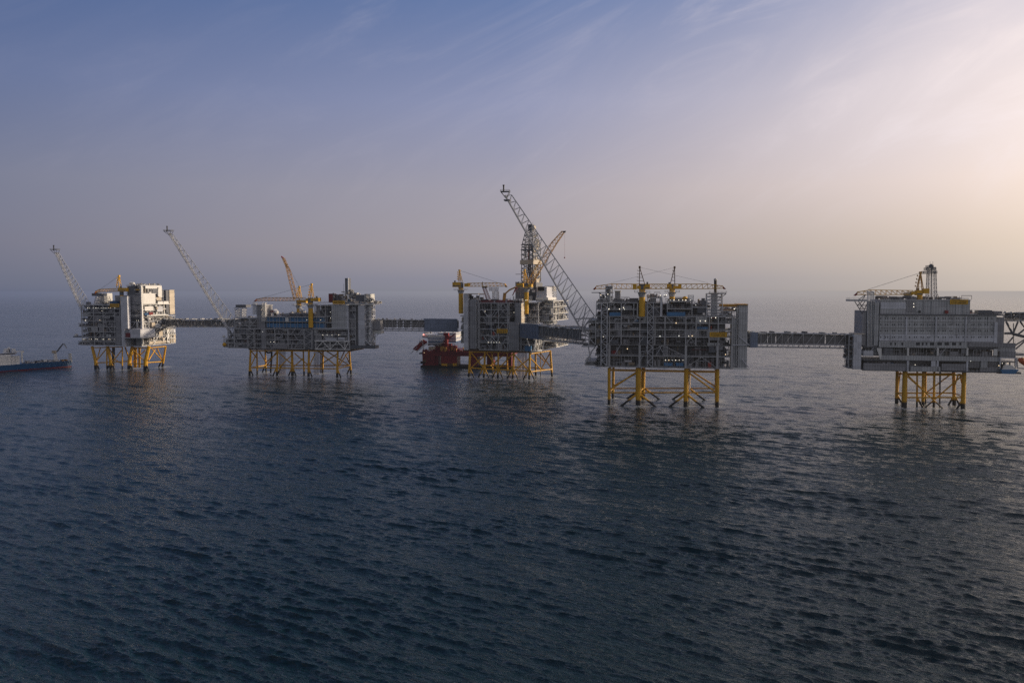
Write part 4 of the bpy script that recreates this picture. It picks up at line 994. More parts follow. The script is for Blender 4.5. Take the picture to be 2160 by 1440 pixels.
m = MB(); m.lattice_tower(f.p(1028, 405, 14), f.p(1028, 300, 14), 2.4, 2.4, 4, .25); R.part('mast', m, 'white')
R.part('mast', MB().lattice_tower(f.p(1005, 300, 14), f.p(1005, 255, 14), 3.2, 3.6, 2, .25), 'steel_l')

# ================================================================== platform P2: processing platform
f2 = f = Frame(ground(527.5, 791), -12, 460, 580, 6.0)
V = -3.0
U = lambda x, v=V: f.p(x, 800, v).x
Zf = lambda y, x=900, v=V: f.p(x, y, v).z
R = f.root('offshore_platform', 'long low grey platform with a blue module and one steeply raised yellow crane boom', 'platform', (U(900), 25, 0), 'offshore platforms standing in the sea')
D2 = 46
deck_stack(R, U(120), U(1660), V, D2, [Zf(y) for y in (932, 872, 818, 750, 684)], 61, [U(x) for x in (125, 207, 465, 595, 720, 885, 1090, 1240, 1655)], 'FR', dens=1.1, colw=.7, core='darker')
deck_stack(R, U(62), U(207), V + 1, D2 - 10, [Zf(y, 150) for y in (912, 860, 815)], 62, [U(64)], 'FL', inset=2)
deck_stack(R, U(205), U(480), V + 1, D2 - 6, [Zf(y, 340) for y in (684, 640, 600, 545)], 63, [U(207), U(400)], 'F', dens=1.3)
R.part('module', f.B(612, 532, 1350, 590, V + 2, D2 - 6), 'blue', label='long blue module under the raised crane')
R.part('module', f.B(612, 612, 1350, 664, V + 1, D2 - 6), 'blue'); R.part('bulkhead', f.B(615, 590, 1345, 612, V + 4, D2 - 8), 'black')
m = MB()
rg = random.Random(66); x = 614
while x < 1345: f.box(m, x, 530, x + 3, 680, V + .3, V + .8); x += rg.choice((34, 46, 58))
R.part('column', m, 'steel'); R.part('deck', f.B(605, 588, 1352, 594, V, D2 - 6), 'steel'); R.part('deck', f.B(605, 528, 1352, 534, V, D2 - 6), 'steel'); R.part('wall_panel', f.B(850, 540, 888, 592, V - .2, V + 1.8), 'white')
R.part('utility_tower', f.B(487, 380, 590, 684, V + 3, V + 18), 'clad_m'); R.part('roof', f.B(420, 374, 592, 384, V + 2, V + 18), 'steel')
m = MB(); m.lattice_tower(f.p(470, 500, V + 8), f.p(470, 345, V + 8), 1.6, 1.6, 6, .2); R.part('mast', m, 'white'); m = MB(); m.lattice_tower(f.p(585, 590, V + 1), f.p(585, 350, V + 1), 1.6, 1.6, 9, .2); R.part('mast', m, 'white')
m = MB(); f.bar(m, (400, 660, V + 1), (490, 560, V + 1), .4); R.part('brace', m, 'steel')
rng = random.Random(70)
clutter(R, rng, U(600), U(1240), V + 4, D2 - 8, Zf(530), 80, 5.0)
clutter(R, rng, U(740), U(1130), V + 20, D2 - 2, Zf(500), 20, 3.5, 'equipw')
R.part('deck_house', f.B(830, 490, 1140, 528, V + 10, V + 26), 'steel_d')
clutter(R, rng, U(210), U(480), V + 4, D2 - 8, Zf(545, 340), 14, 3)
m = MB(); m.prism([(f.p(x, y, V + 14).x, f.p(x, y, V + 14).z) for (x, y) in ((590, 462), (625, 438), (690, 434), (718, 462), (715, 492), (592, 492))], V + 14, V + 22); R.part('covered_lifeboat', m, 'white'); R.part('stripe', f.B(640, 452, 700, 466, V + 13.7, V + 14), 'red')
R.part('radar_dome', MB().ball(f.p(1055, 445, V + 18), 2.2, 10, 6), 'white')
deck_stack(R, U(1215), U(1432), V + 2, D2 - 4, [Zf(y, 1300) for y in (684, 604, 524, 384)], 64, [U(1218), U(1350)], 'F', dens=1.0, core='dark')
R.part('louvre_panel', f.B(1434, 384, 1618, 676, V - .3, V + 22), 'clad', label='tall grey louvred wall under the yellow sign')
m = MB()
for y in (384, 452, 528, 602, 672): f.box(m, 1430, y, 1625, y + 5, V - .6, V - .3)
R.part('trim', m, 'steel_l'); R.part('service_column', f.B(1618, 384, 1648, 672, V, V + 5), 'clad_l')
clutter(R, rng, U(1440), U(1640), V + 3, D2 - 10, Zf(370, 1540), 60, 11, 'equip'); R.part('air_intake', f.B(1398, 235, 1452, 345, V + 8, V + 16), 'redhull'); R.part('deck', f.B(1260, 345, 1700, 352, V + 1, D2 - 8), 'steel'); 
R.part('exhaust_stack', f.B(1606, 40, 1646, 250, V + 14, V + 20), 'steel_d'); R.part('exhaust_stack', f.B(1630, 38, 1648, 248, V + 13, V + 14), 'steel_l'); R.part('antenna', MB().bar(f.p(1590, 260, V + 12), f.p(1590, 110, V + 12), .15, 4), 'steel')
for (x0, y0, x1, y1, mm) in ((1450, 240, 1560, 330, 'equip'), (1560, 205, 1700, 330, 'equipw'), (1690, 215, 1750, 330, 'equipw'), (1650, 180, 1690, 260, 'steel_d')):
    rg = random.Random(x0); m = MB()
    for k in range(22):
        x, y = rg.uniform(x0, x1 - 10), rg.uniform(y0, y1 - 8); f.box(m, x, y, x + rg.uniform(5, 26), y + rg.uniform(5, 30), V + 8 + rg.uniform(0, 4), V + 14)
    R.part('process_equipment', m, mm)
# right end, seen partly from its sunlit side
R.part('module_wall', f.B(1660, 372, 1740, 935, V + 4, V + 30), 'dark')
deck_stack(R, U(1660), U(1740), V + 1, D2 - 8, [Zf(y, 1700) for y in (935, 820, 752, 672, 560, 450, 372)], 65, [U(1735)], 'F', dens=1.6, inset=2.4)
R.part('service_column', f.B(1772, 384, 1852, 890, V - 1, V + 10), 'clad_l'); R.part('service_column', f.B(1740, 384, 1772, 890, V + 2, V + 10), 'dark')
ux = U(1856); deck_stack(R, ux - 1, ux + 5.5, V + 3, V + 13, [Zf(y, 1850) for y in (900, 820, 752, 672, 600, 520, 450, 380)], 651, [], 'FR', dens=1.5, inset=2.0, slab='steel_l')
stair_tower(R, ux + .5, U(1935), V - .5, V + 3, Zf(890, 1900), Zf(384, 1900), 'steel_l')
m = MB(); m.bar(f.p(1920, 384, V + 4), f.p(1920, 860, V + 4), 1.2, 8); R.part('riser', m, 'white')
R.part('deck', f.B(1630, 366, 1992, 376, V - 1.5, V + 9), 'white'); clutter(R, rng, U(1740), U(1980), V, V + 20, Zf(366, 1850), 30, 4, 'equipw'); R.part('module', f.B(1745, 250, 1850, 366, V + 8, V + 18), 'steel_d'); R.part('module', f.B(1850, 240, 1930, 366, V + 6, V + 16), 'equipw')
m = MB(); rg = random.Random(68)
for k in range(30):
    x = rg.uniform(1850, 1975); y = rg.uniform(max(235, 250 + (x - 1900)), 350); f.box(m, x, y, x + rg.uniform(5, 20), y + rg.uniform(8, 26), V + rg.uniform(0, 4), V + 5)
R.part('process_equipment', m, 'equipw')
R.part('floor_slab', f.B(1660, 890, 1990, 930, V - 1, V + 8), 'steel_d')
R.part('module', f.B(1940, 580, 2050, 695, V + 6, V + 16), 'clad_m'); m = MB(); f.bar(m, (1935, 840, V + 4), (2040, 735, V + 8), .35); f.bar(m, (1950, 740, V + 6), (2060, 740, V + 8), .4); f.bar(m, (1860, 820, V - 1), (1935, 890, V - 1), .4); R.part('brace', m, 'steel_l')
m = MB(); f.box(m, 1940, 700, 2060, 742, V + 7, V + 15); R.part('module', m, 'equipw')
# white truss, lower right
m = MB(); m.truss(f.p(1232, 940, V - 2), f.p(1668, 944, V - 2), f.p(1232, 838, V - 2), f.p(1668, 836, V - 2), .01, 1, .45)
for (a_, b_) in (((1240, 940), (1325, 842)), ((1325, 842), (1418, 940)), ((1418, 940), (1510, 842)), ((1510, 842), (1605, 940)), ((1605, 940), (1655, 842)), ((1418, 940), (1418, 842)), ((1605, 940), (1605, 842))): f.bar(m, (*a_, V - 2), (*b_, V - 2), .38)
m.box(U(1232), U(1668), V - 2.3, V, Zf(836, 1450) - .3, Zf(836, 1450) + .3)
R.part('loading_truss', m, 'white'); m = MB(); f.box(m, 1640, 672, 1656, 836, V - 1, V); f.box(m, 1190, 672, 1650, 682, V - 1.2, V); R.part('trim', m, 'steel_l')
R.part('storage_tank', MB().bar(f.p(1525, 810, V - .5), f.p(1605, 810, V - .5), 1.6, 12), 'steel_l'); R.part('skid', f.B(1362, 796, 1496, 828, V - 1.5, V + 1), 'steel_l')
R.part('service_column', f.B(545, 690, 600, 935, V - .8, V + 2), 'clad_m'); R.part('lower_module', f.B(690, 880, 870, 932, V - 1.4, V + 2), 'equip'); R.part('service_column', f.B(1100, 690, 1210, 938, V - .6, V + 3), 'steel_d')
stair_tower(R, U(385), U(470), V - 2.5, V - .4, Zf(930, 430), Zf(690, 430), 'steel')
stair_tower(R, U(1105), U(1200), V - 3, V - .8, Zf(930, 1150), Zf(690, 1150), 'steel')
flare(R, f, (178, 770), ((357 - 460) * 6, (492 - 580) * 6), (262, 628), ((364.5 - 460) * 6, (494 - 580) * 6), V + 6, 2.0, 17, .30,
      (((347.5 - 460) * 6, (487.5 - 580) * 6), ((363.5 - 460) * 6, (487.5 - 580) * 6)), 'long grey lattice flare boom leaning left from the long platform', 'steel')
m = MB(); m.lattice_tower(f.p(285, 540, 34), f.p(285, 410, 34), 3.4, 4.2, 4, .3); R.part('mast', m, 'steel'); R.part('mast_platform', f.B(222, 376, 352, 408, 30, 40), 'steel_d')
R.part('tank', MB().ball(f.p(72, 775, V + 3), 1.5, 8, 5), 'white'); R.part('tank', MB().ball(f.p(80, 880, V), 2, 8, 5), 'cyellow')
# jacket
for (xt, xb, v, r, yb) in ((412, 398, 0, 1.8, 1265), (492, 495, 6, 1.3, 1255), (752, 744, 0, 1.7, 1270), (935, 942, 6, 2.2, 1262), (1150, 1145, 0, 1.9, 1268), (1078, 1088, 10, 1.3, 1250), (1515, 1508, 0, 1.8, 1280)):
    jacket_leg(R, f.p(xt, 945, v), f.p(xb, yb, v), r * .75, r)
for (xt, xb, v, r, yb) in ((596, 608, 30, 1.4, 1215), (1660, 1682, 30, 1.7, 1240), (1330, 1325, 30, 1.3, 1222)):
    jacket_leg(R, f.p(xt, 945, v), f.p(xb, yb, v), r * .8, r)
for x in (778, 792, 806, 820, 834, 848): R.part('conductor', MB().bar(f.p(x, 945, 10), f.p(x, 1260, 10), .28, 8), 'brown')
for x in (1215, 1228, 1241, 1254, 1268): R.part('conductor', MB().bar(f.p(x, 945, 8), f.p(x, 1262, 8), .28, 8), 'tan' if x % 2 else 'brown')
for x in (1290, 1302, 1314): R.part('conductor', MB().bar(f.p(x, 945, 16), f.p(x, 1240, 16), .34, 8), 'brown')
for (a_, va, b_, vb) in (((420, 960), 0, (488, 1050), 6), ((488, 990), 0, (410, 1160), 0), ((520, 960), 4, (610, 1110), 30), ((600, 1110), 30, (745, 990), 0), ((740, 970), 0, (620, 1140), 10), ((760, 975), 0, (925, 1120), 6), ((925, 1020), 6, (760, 1180), 0),
    ((970, 990), 6, (1130, 1130), 0), ((1080, 1050), 10, (960, 1160), 6), ((1230, 990), 0, (1150, 1160), 0), ((1260, 960), 8, (1500, 1150), 0), ((1370, 960), 20, (1660, 1140), 30), ((1500, 1000), 0, (1300, 1130), 12), ((1600, 960), 20, (1520, 1140), 0), ((1655, 960), 30, (1530, 1150), 0), ((1610, 1000), 30, (1680, 1150), 30),
    ((400, 1172), 0, (1508, 1185), 0), ((400, 958), 0, (1515, 962), 0), ((605, 1140), 30, (1330, 1145), 30), ((1520, 1182), 0, (1680, 1140), 30), ((1515, 965), 0, (1660, 955), 30), ((412, 1172), 0, (608, 1140), 30), ((1340, 1145), 26, (1680, 1140), 30)):
    brace(R, f.p(*a_, va), f.p(*b_, vb), .75)
for (x, v, s_) in ((398, 0, 1), (608, 30, -1), (744, 0, -1), (942, 6, 1), (942, 6, -1), (1145, 0, 1), (1508, 0, 1), (1682, 30, -1), (800, 10, -1)):
    c_ = f.p(x, 1200, v); c_.z = 9; R.part('footing', MB().bar(c_, (c_.x + s_ * 5.5, v - 1, -4), .7, 8), 'yellow')
m = MB(); f.bar(m, (600, 960, 14), (630, 985, 14), .8); f.bar(m, (630, 985, 14), (680, 975, 14), .8); f.bar(m, (680, 975, 14), (665, 1240, 14), .9); R.part('hose', m, 'black')
R.part('top_frame', f.B(385, 934, 1680, 956, V + 3, D2 - 14), 'brown')
for (x, y) in ((562, 716), (665, 846), (706, 846), (1325, 758), (1380, 758), (1442, 758), (1528, 758), (1299, 568), (1422, 468), (1424, 543), (1122, 567), (548, 436)): lamp(R, f, x, y, V - 1.2, .42)
sign(f, 1450, 325, 1602, 370, V - .4, 'yellow name board above the tall louvred wall of the long platform', 4)
crane(f, 'crane on the long platform with its boom raised steeply', V + 24, (1022, 355, 528, 3.2), (1000, 318, 1112, 352), (1030, 150), [(1010, 290), (1050, 290)],
      [((1000, 285), (962, 310)), ((916, -40), (858, -120)), ((835, -215), (815, -215))], [(838, -200)], CR_GROUP, boomm='orange', w=1.4, cw=[(1060, 320, 1116, 350)])
crane(f, 'yellow crane on the long platform with its boom lying level to the left', V - 2, (1170, 345, 664, 3.3), (1215, 288, 1272, 335), (1184, 118), [(1158, 290), (1205, 290)],
      [((1100, 286), (1100, 325)), ((600, 286), (600, 325)), ((488, 305), (480, 328))], [(590, 280)], CR_GROUP, boomm='orange', w=1.4, cw=[(1108, 296, 1216, 330)])

# ================================================================== platform P1: farthest left
f1 = f = Frame(ground(203, 778), -13, 140, 560, 6.0)
V = -4.0
U = lambda x, v=V: f.p(x, 800, v).x
Zf = lambda y, x=450, v=V: f.p(x, y, v).z
R = f.root('offshore_platform', 'farthest left platform with a pale sunlit block on top and pale vertical shaft', 'platform', (U(450), 30, 0), 'offshore platforms standing in the sea')
ur = U(772); D1 = 70
deck_stack(R, U(190), U(685), V, D1, [Zf(y) for y in (1008, 960, 908, 840, 775, 705, 640, 600, 545, 500)], 81, [U(x) for x in (195, 350, 470, 612, 680)], 'F', dens=1.2, core='darker')
deck_stack(R, U(125), U(200), V + 2, D1 - 20, [Zf(y, 160) for y in (1002, 965)], 82, [], 'FL', inset=2)
deck_stack(R, U(135), U(200), V + 2, D1 - 20, [Zf(y, 160) for y in (772, 740)], 83, [], 'FL', inset=2, core='redhull')
R.part('access_platform', f.B(82, 895, 200, 908, V + 2, V + 20), 'steel_d'); R.part('tank', MB().ball(f.p(125, 880, V + 6), 2, 8, 5), 'white')
m = MB(); f.bar(m, (197, 590, V), (197, 740, V), .4); R.part('brace', m, 'steel')
R.part('service_shaft', f.B(682, 388, 722, 1028, V - 2, V + 12), 'clad_l'); R.part('service_shaft', f.B(722, 388, 768, 800, V - 1.6, V + 3), 'clad_l'); R.part('service_shaft', f.B(722, 800, 742, 1025, V - 1.6, V + 12), 'clad_l')
R.part('module_wall', f.B(615, 378, 682, 500, V + 9, V + 20), 'clad_m'); R.part('module', f.B(548, 450, 640, 480, V + 1, V + 10), 'navy')
R.part('module_wall', f.B(620, 640, 682, 1005, V - .6, V + 10), 'clad_m')
clutter(R, random.Random(9), U(290), U(600), V + 3, D1 - 20, Zf(500), 44, 5, 'equip')
m = MB(); m.lattice_tower(f.p(470, 495, 24), f.p(470, 390, 24), 6, 4, 4, .35); m.lattice_tower(f.p(420, 495, 30), f.p(430, 380, 30), 4, 3, 4, .3); R.part('vent_tower', m, 'equipw'); R.part('vent_deck', f.B(320, 350, 450, 385, 26, 36), 'steel_d'); R.part('vent_duct', f.B(440, 350, 515, 480, 28, 36), 'equipw')
R.part('vent_pot', MB().bar(f.p(281, 525, V + 4), f.p(281, 460, V + 4), 2.4, 10), 'steel_d')
# right-hand half: recessed shaded front, then the sunlit side plane u = ur
ur = f.p(950, 800, V + 6).x
v_at = lambda x, y=500: f.q(x, y, ur).y
zs_low = [f.p(950, y, V + 6).z for y in (1020, 910, 855, 795, 715, 655)]
zs_up = [f.p(950, y, V + 6).z for y in (655, 630, 560, 492, 420, 355, 252)]
ul = U(700)
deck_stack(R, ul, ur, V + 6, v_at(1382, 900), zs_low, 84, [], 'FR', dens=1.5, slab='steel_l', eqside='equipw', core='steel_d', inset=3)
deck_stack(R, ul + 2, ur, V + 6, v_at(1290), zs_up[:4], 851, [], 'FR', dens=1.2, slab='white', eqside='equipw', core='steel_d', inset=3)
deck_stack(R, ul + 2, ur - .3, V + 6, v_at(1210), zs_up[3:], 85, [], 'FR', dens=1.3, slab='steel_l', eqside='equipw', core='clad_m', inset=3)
R.part('upper_block_wall', f.B(772, 372, 944, 488, V + 5.2, V + 5.9), 'clad_m'); R.part('upper_block_wall', f.B(772, 262, 862, 372, V + 5.2, V + 5.9), 'steel_d'); R.part('upper_block_wall', f.B(775, 510, 940, 560, V + 5.2, V + 5.9), 'clad_m')
R.part('sign_panel', f.B(880, 300, 925, 312, V + 5.1, V + 5.25), 'cyellow')
def SB(x0, y0, x1, y1, m_, t=.8, name='wall_panel'):
    a_, b_ = f.q(x0, y0, ur), f.q(x1, y1, ur); xm = (x0 + x1) / 2
    R.part(name, MB().box(ur + .05, ur + t, a_.y, b_.y, f.q(xm, y1, ur).z, f.q(xm, y0, ur).z), m_)
SB(960, 352, 1122, 482, 'white'); SB(992, 256, 1200, 292, 'white'); SB(1152, 292, 1204, 400, 'white'); SB(1085, 292, 1150, 350, 'steel_d', .4); SB(1135, 400, 1200, 440, 'tan', .5); SB(1150, 452, 1288, 488, 'white')  # the dark steel panel paints the shade of a hole
SB(985, 516, 1095, 572, 'white', .6); SB(1140, 518, 1215, 582, 'clad_l', .6); SB(1105, 735, 1165, 782, 'white', 2.5, 'deck_cabin'); SB(1062, 722, 1102, 780, 'tan', 2, 'deck_cabin')
SB(1266, 806, 1300, 978, 'white', .7); SB(1305, 870, 1380, 975, 'tan', .5); SB(1300, 806, 1375, 850, 'clad_l', .5); SB(1095, 900, 1115, 965, 'white', .7); SB(1168, 832, 1215, 915, 'tan', .6); SB(1040, 955, 1260, 985, 'tan', .5)
SB(950, 484, 1292, 493, 'white', 1.6, 'deck_edge'); SB(1000, 624, 1268, 634, 'white', 2.2, 'deck_edge'); SB(1040, 785, 1385, 793, 'clad_l', 2.0, 'deck_edge')
rg = random.Random(99)
for k in range(46):
    x, y = rg.uniform(960, 1360), rg.uniform(265, 970)
    if x > 1200 and y < 490 or (x > 1290 and y < 800): continue
    w_, h_ = rg.uniform(5, 28), rg.uniform(5, 30); SB(x, y, x + w_, y + h_, rg.choice(('steel_d', 'steel_d', 'steel', 'clad_m', 'tan', 'brown', 'white')), rg.uniform(1.0, 2.0), 'side_fitting')
for (x, y0, y1) in ((948, 255, 990), (1032, 655, 985), (1212, 300, 490), (1290, 660, 790)): SB(x, y0, x + 6, y1, 'white', 1.4, 'column')
clutter(R, random.Random(10), ul + 4, ur - 1, V + 8, v_at(1190), zs_up[-1], 26, 3, 'equipw')
for x in (818, 845): R.part('satellite_dome', MB().ball(f.p(x, 228, V + 10), 1.7, 10, 7), 'white')
e0, e1 = f.q(1303, 305, ur + 1), f.q(1366, 305, ur + 1)
R.part('louvre_panel', MB().box(ur - 6, ur + 1, e0.y, e1.y, f.q(1330, 615, ur + 1).z, f.q(1330, 308, ur + 1).z), 'tan', label='tall tan louvred panel at the far right end')
R.part('louvre_backing', MB().box(ur - 9, ur + .2, v_at(1262), e0.y, f.q(1285, 625, ur).z, f.q(1285, 312, ur).z), 'steel_d')
uc = U(935, V - 3); zc0, zc1 = f.p(850, 908, V - 3).z, f.p(850, 806, V - 3).z
R.part('side_cabin', MB().box(U(800, V - 3), uc, V - 3, V + 20, zc0, zc1), 'clad_l'); R.part('side_cabin', MB().box(U(742, V - 3), U(800, V - 3), V - 2.8, V + 6, zc0 + 1, zc1 - .8), 'clad_m')
R.part('side_cabin_window', f.B(748, 852, 806, 905, V - 3.3, V - 3.05), 'redhull'); R.part('access_platform', MB().box(U(740, V - 3), uc + 2, V - 4, V + 26, zc0 - 1, zc0 - .2), 'steel')
m = MB()
for (a_, b_) in (((1095, 1012), (1180, 870)), ((1220, 955), (1325, 812)), ((1045, 830), (1100, 800)), ((1310, 870), (1385, 870)), ((1305, 920), (1385, 920)), ((1330, 810), (1330, 980)), ((1355, 810), (1355, 975))):
    m.bar(f.q(*a_, ur + 1.2), f.q(*b_, ur + 1.2), .42, 6)
R.part('brace', m, 'white')
def side_container(x0, x1, y0, y1, lab, mm):
    a_, b_ = f.q(x0, y0, ur + 2.4), f.q(x1, y1, ur + 2.4)
    Rc = f.root('cargo_container', lab, 'container', (ur + 1, (a_.y + b_.y) / 2, b_.z)); Rc.part('body', MB().box(ur + .1, ur + 2.4, a_.y, b_.y, b_.z, a_.z), mm)
    m = MB()
    for k in range(8): q_ = a_.y + (b_.y - a_.y) * (k + .3) / 8; m.box(ur + 2.41, ur + 2.48, q_, q_ + .2, b_.z + .1, a_.z - .1)
    Rc.part('ribs', m, mm)
side_container(990, 1040, 598, 628, 'blue container beside the red one on the farthest left platform', 'navy')
side_container(1048, 1098, 592, 622, 'bright red container on the sunlit deck of the farthest left platform', 'red')
flare(R, f, (200, 570), ((118 - 140) * 6, (533 - 560) * 6), (280, 450), ((124 - 140) * 6, (533 - 560) * 6), V + 8, 2.0, 14, .30,
      (((109 - 140) * 6, (527 - 560) * 6), ((123 - 140) * 6, (527 - 560) * 6)), 'lattice flare boom at the far left of the photo', 'steel')
for (x, y) in [(x, 535) for x in (270, 290, 340, 368, 385, 402, 440, 465, 490, 512, 535, 558, 612)] + [(x, 932) for x in (212, 232, 290, 315, 370, 390, 455, 470, 535, 552, 612)] + [(240, 695), (422, 690), (886, 695), (912, 695), (960, 695), (780, 570), (778, 425), (450, 573)]:
    lamp(R, f, x, y, V - .9 if x < 700 else V - 3.2, .36 if (x, y) != (240, 695) else .7)
# jacket
for (xt, xb, v, r, yb, xm, ym) in ((325, 374, 0, 1.7, 1308, 372, 1210), (520, 565, 2, 1.7, 1312, 560, 1200), (835, 795, 6, 1.9, 1305, 800, 1200), (1045, 1000, 4, 2.1, 1322, 1005, 1200)):
    a_, mi, b_ = f.p(xt, 1020, v), f.p(xm, ym, v), f.p(xb, yb, v)
    b_ = sea_extend(mi, b_); mb = MB().bar(a_, mi, r * .8, 10, r).bar(mi, b_, r, 10); R.part('leg', mb, 'yellow')
for (xt, xb, v, r, yb) in ((510, 514, 1, 1.2, 1300), (708, 708, 1, 1.1, 1285), (740, 812, 14, 1.3, 1230), (1258, 1215, 34, 1.8, 1288)):
    jacket_leg(R, f.p(xt, 1020, v), f.p(xb, yb, v), r * .8, r)
for x in (858, 872, 886, 918, 932): R.part('conductor', MB().bar(f.p(x, 1030, 14), f.p(x, 1290, 14), .6, 8), 'cyellow')
for x in (590, 604): R.part('riser', MB().bar(f.p(x, 1030, 14), f.p(x, 1290, 14), 1.0, 8), 'steel_d')
for (a_, va_, b_, vb) in (((430, 1040), 6, (390, 1190), 0), ((500, 1060), 2, (385, 1200), 0), ((535, 1040), 4, (610, 1150), 10), ((700, 1070), 8, (600, 1200), 4), ((840, 1060), 6, (990, 1210), 4), ((1000, 1070), 10, (840, 1220), 10), ((1040, 1200), 4, (1125, 1060), 20), ((1080, 1050), 14, (1215, 1200), 34), ((1150, 1045), 24, (1210, 1185), 34),
    ((375, 1232), 0, (795, 1210), 6), ((795, 1240), 6, (1000, 1245), 4), ((1005, 1228), 4, (1215, 1215), 34), ((330, 1038), 0, (700, 1030), 2), ((840, 1035), 6, (1045, 1045), 4), ((1045, 1042), 4, (1258, 1022), 34), ((600, 1180), 4, (700, 1240), 8), ((795, 1205), 6, (860, 1080), 20)):
    brace(R, f.p(*a_, va_), f.p(*b_, vb), .75)
for (x, v, s_) in ((374, 0, 1), (565, 2, 1), (565, 2, -1), (795, 6, 1), (1000, 4, 1), (1215, 34, -1)):
    c_ = f.p(x, 1230, v); c_.z = 9; R.part('footing', MB().bar(c_, (c_.x + s_ * 6, v - 1, -4), .75, 8), 'yellow')
sign(f, 548, 482, 668, 524, V - 1, 'dim yellow name board on the farthest left platform', 5)
crane(f, 'crane on the farthest left platform beside the pale shaft, short boom lowered left', V + 4, (700, 372, 500, 2.6), (648, 282, 755, 330), (668, 132), [(650, 280), (684, 280)],
      [((640, 290), (640, 328)), ((430, 300), (430, 332)), ((375, 325), (372, 348))], [(440, 292)], CR_GROUP, w=1.3, boomm='cyellow')

# ================================================================== link bridges
def W(f, x, y, v): q = f.p(x, y, v); return f.O + f.ex * q.x + f.ey * q.y + Vector((0, 0, q.z))
A = W(f1, 1210, 775, 40); B = W(f2, 300, 660, 36)
bridge(A, B, 8.0, 3.5, 12, 'dark bridge with cluttered roof between the two leftmost platforms', seed=1)
A = W(f2, 1950, 700, V + 14); B = W(f3, 590, 768, 12)
bridge(A, B, 10.5, 3.8, 13, 'bridge with a plain blue grey enclosure left of the drilling platform', seed=2, panel=(.60, .985, 12.0))
A = W(f3, 1345, 830, 4); B = W(Frame(ground(1283, 853), -10, 1200, 550, 4.5), 150, 790, 4)
bridge(A, B, 11.5, 4.0, 11, 'bridge from the drilling platform passing under the longest flare boom', seed=3, panel=(.02, .38, 12.6))
F4 = Frame(ground(1283, 853), -10, 1200, 550, 4.5)
A = W(F4, 1700, 814, 8); B = W(f5, 165, 822, 4)
bridge(A, B, 10.0, 4.0, 10, 'long thin bridge over open water between the two rightmost platforms', seed=4, panel=(0, .07, 10.6), dens=.5)
A = W(f5, 1515, 578, 6); B = W(f5, 2300, 570, -20)
bridge(A, B, 5.5, 3.5, 10, 'high bridge leaving the living quarters at the right edge of the photo', seed=5)
Rs = f5.root('bridge_support', 'bent lattice truss under the high bridge at the right edge', 'support', f5.p(1620, 800, 2))
m = MB()
for v in (-2, 6):
    for (a_, b_, r) in (((1535, 585), (1595, 700), .7), ((1595, 700), (1640, 585), .6), ((1660, 585), (1780, 740), .6), ((1520, 690), (1595, 690), .8), ((1595, 695), (1740, 730), 1.0), ((1740, 720), (1560, 830), .5), ((1600, 720), (1530, 800), .5), ((1640, 700), (1780, 590), .6), ((1600, 600), (1600, 840), .3), ((1740, 725), (1620, 830), .5)):
        f5.bar(m, (*a_, v), (*b_, v), r)
Rs.part('truss', m, 'steel_d')

# ================================================================== red accommodation vessel behind the drilling platform
fv = f = Frame(ground(893, 774), -8, 860, 680, 9.818)
R = f.root('semisubmersible_vessel', 'dark red floating accommodation vessel with white banded decks on thick columns', 'vessel', f.p(900, 930, 20))
def fb(*a): return f.B(*a)
R.part('hull_deck', fb(300, 610, 2150, 700, 0, 60), 'redhull'); R.part('hull_deck', fb(235, 632, 420, 655, 2, 40), 'black')
for (x0, x1, v0, v1, mm) in ((305, 560, 0, 16, 'redhull'), (560, 632, 2, 15, 'redhull'), (690, 1020, 0, 18, 'red'), (1300, 1440, 0, 18, 'red'), (1640, 1760, 10, 26, 'red'), (2040, 2150, 0, 18, 'redhull'), (640, 760, 40, 56, 'redhull')):
    R.part('column', fb(x0, 690, x1, 960, v0, v1), mm)
R.part('draught_band', fb(688, 845, 1022, 960, -.3, 18.2), 'brown'); R.part('draught_band', fb(700, 850, 820, 935, -.5, -.3), 'cyellow'); R.part('draught_band', fb(930, 845, 1022, 935, -.5, -.3), 'cyellow'); R.part('draught_band', fb(320, 770, 380, 830, -.3, 1), 'brown')
R.part('pontoon', fb(265, 905, 2160, 990, -2, 22), 'black'); R.part('bumper', fb(262, 810, 340, 850, -2, 3), 'black')
# white house with dark blue bands
for (x0, y0, x1, y1, v) in ((430, 395, 700, 455, 10), (420, 335, 1000, 395, 10), (410, 265, 1000, 335, 11), (300, 250, 1000, 320, 14), (620, 215, 1000, 265, 16)):
    R.part('accommodation_deck', fb(x0, y0, x1, y1, v, v + 34), 'clad_l' if y0 > 300 else 'white')
for (x0, y0, x1, v) in ((430, 448, 640, 9.8), (420, 392, 1000, 9.8), (410, 322, 1000, 10.6), (300, 298, 420, 13.6), (620, 236, 1000, 15.6)):
    R.part('window_band', fb(x0, y0, x1, y0 + 20, v, v + 34.4), 'navy')
R.part('deck_house', fb(430, 505, 555, 575, 2, 10), 'tan'); clutter(R, random.Random(20), f.p(560, 0, 3).x, f.p(1280, 0, 3).x, 3, 10, f.p(900, 612, 3).z, 40, 9, 'redhull'); clutter(R, random.Random(21), f.p(560, 0, 3).x, f.p(1280, 0, 3).x, 3, 9, f.p(900, 612, 3).z, 16, 8, 'orange')
clutter(R, random.Random(22), f.p(310, 0, 16).x, f.p(960, 0, 16).x, 16, 40, f.p(600, 250, 14).z, 20, 4, 'equipw')
clutter(R, random.Random(23), f.p(300, 0, 1).x, f.p(1280, 0, 1).x, .5, 3, f.p(900, 640, 1).z, 40, 6, 'redhull'); clutter(R, random.Random(24), f.p(420, 0, 9).x, f.p(700, 0, 9).x, 6, 9, f.p(560, 480, 8).z, 14, 3, 'equip')
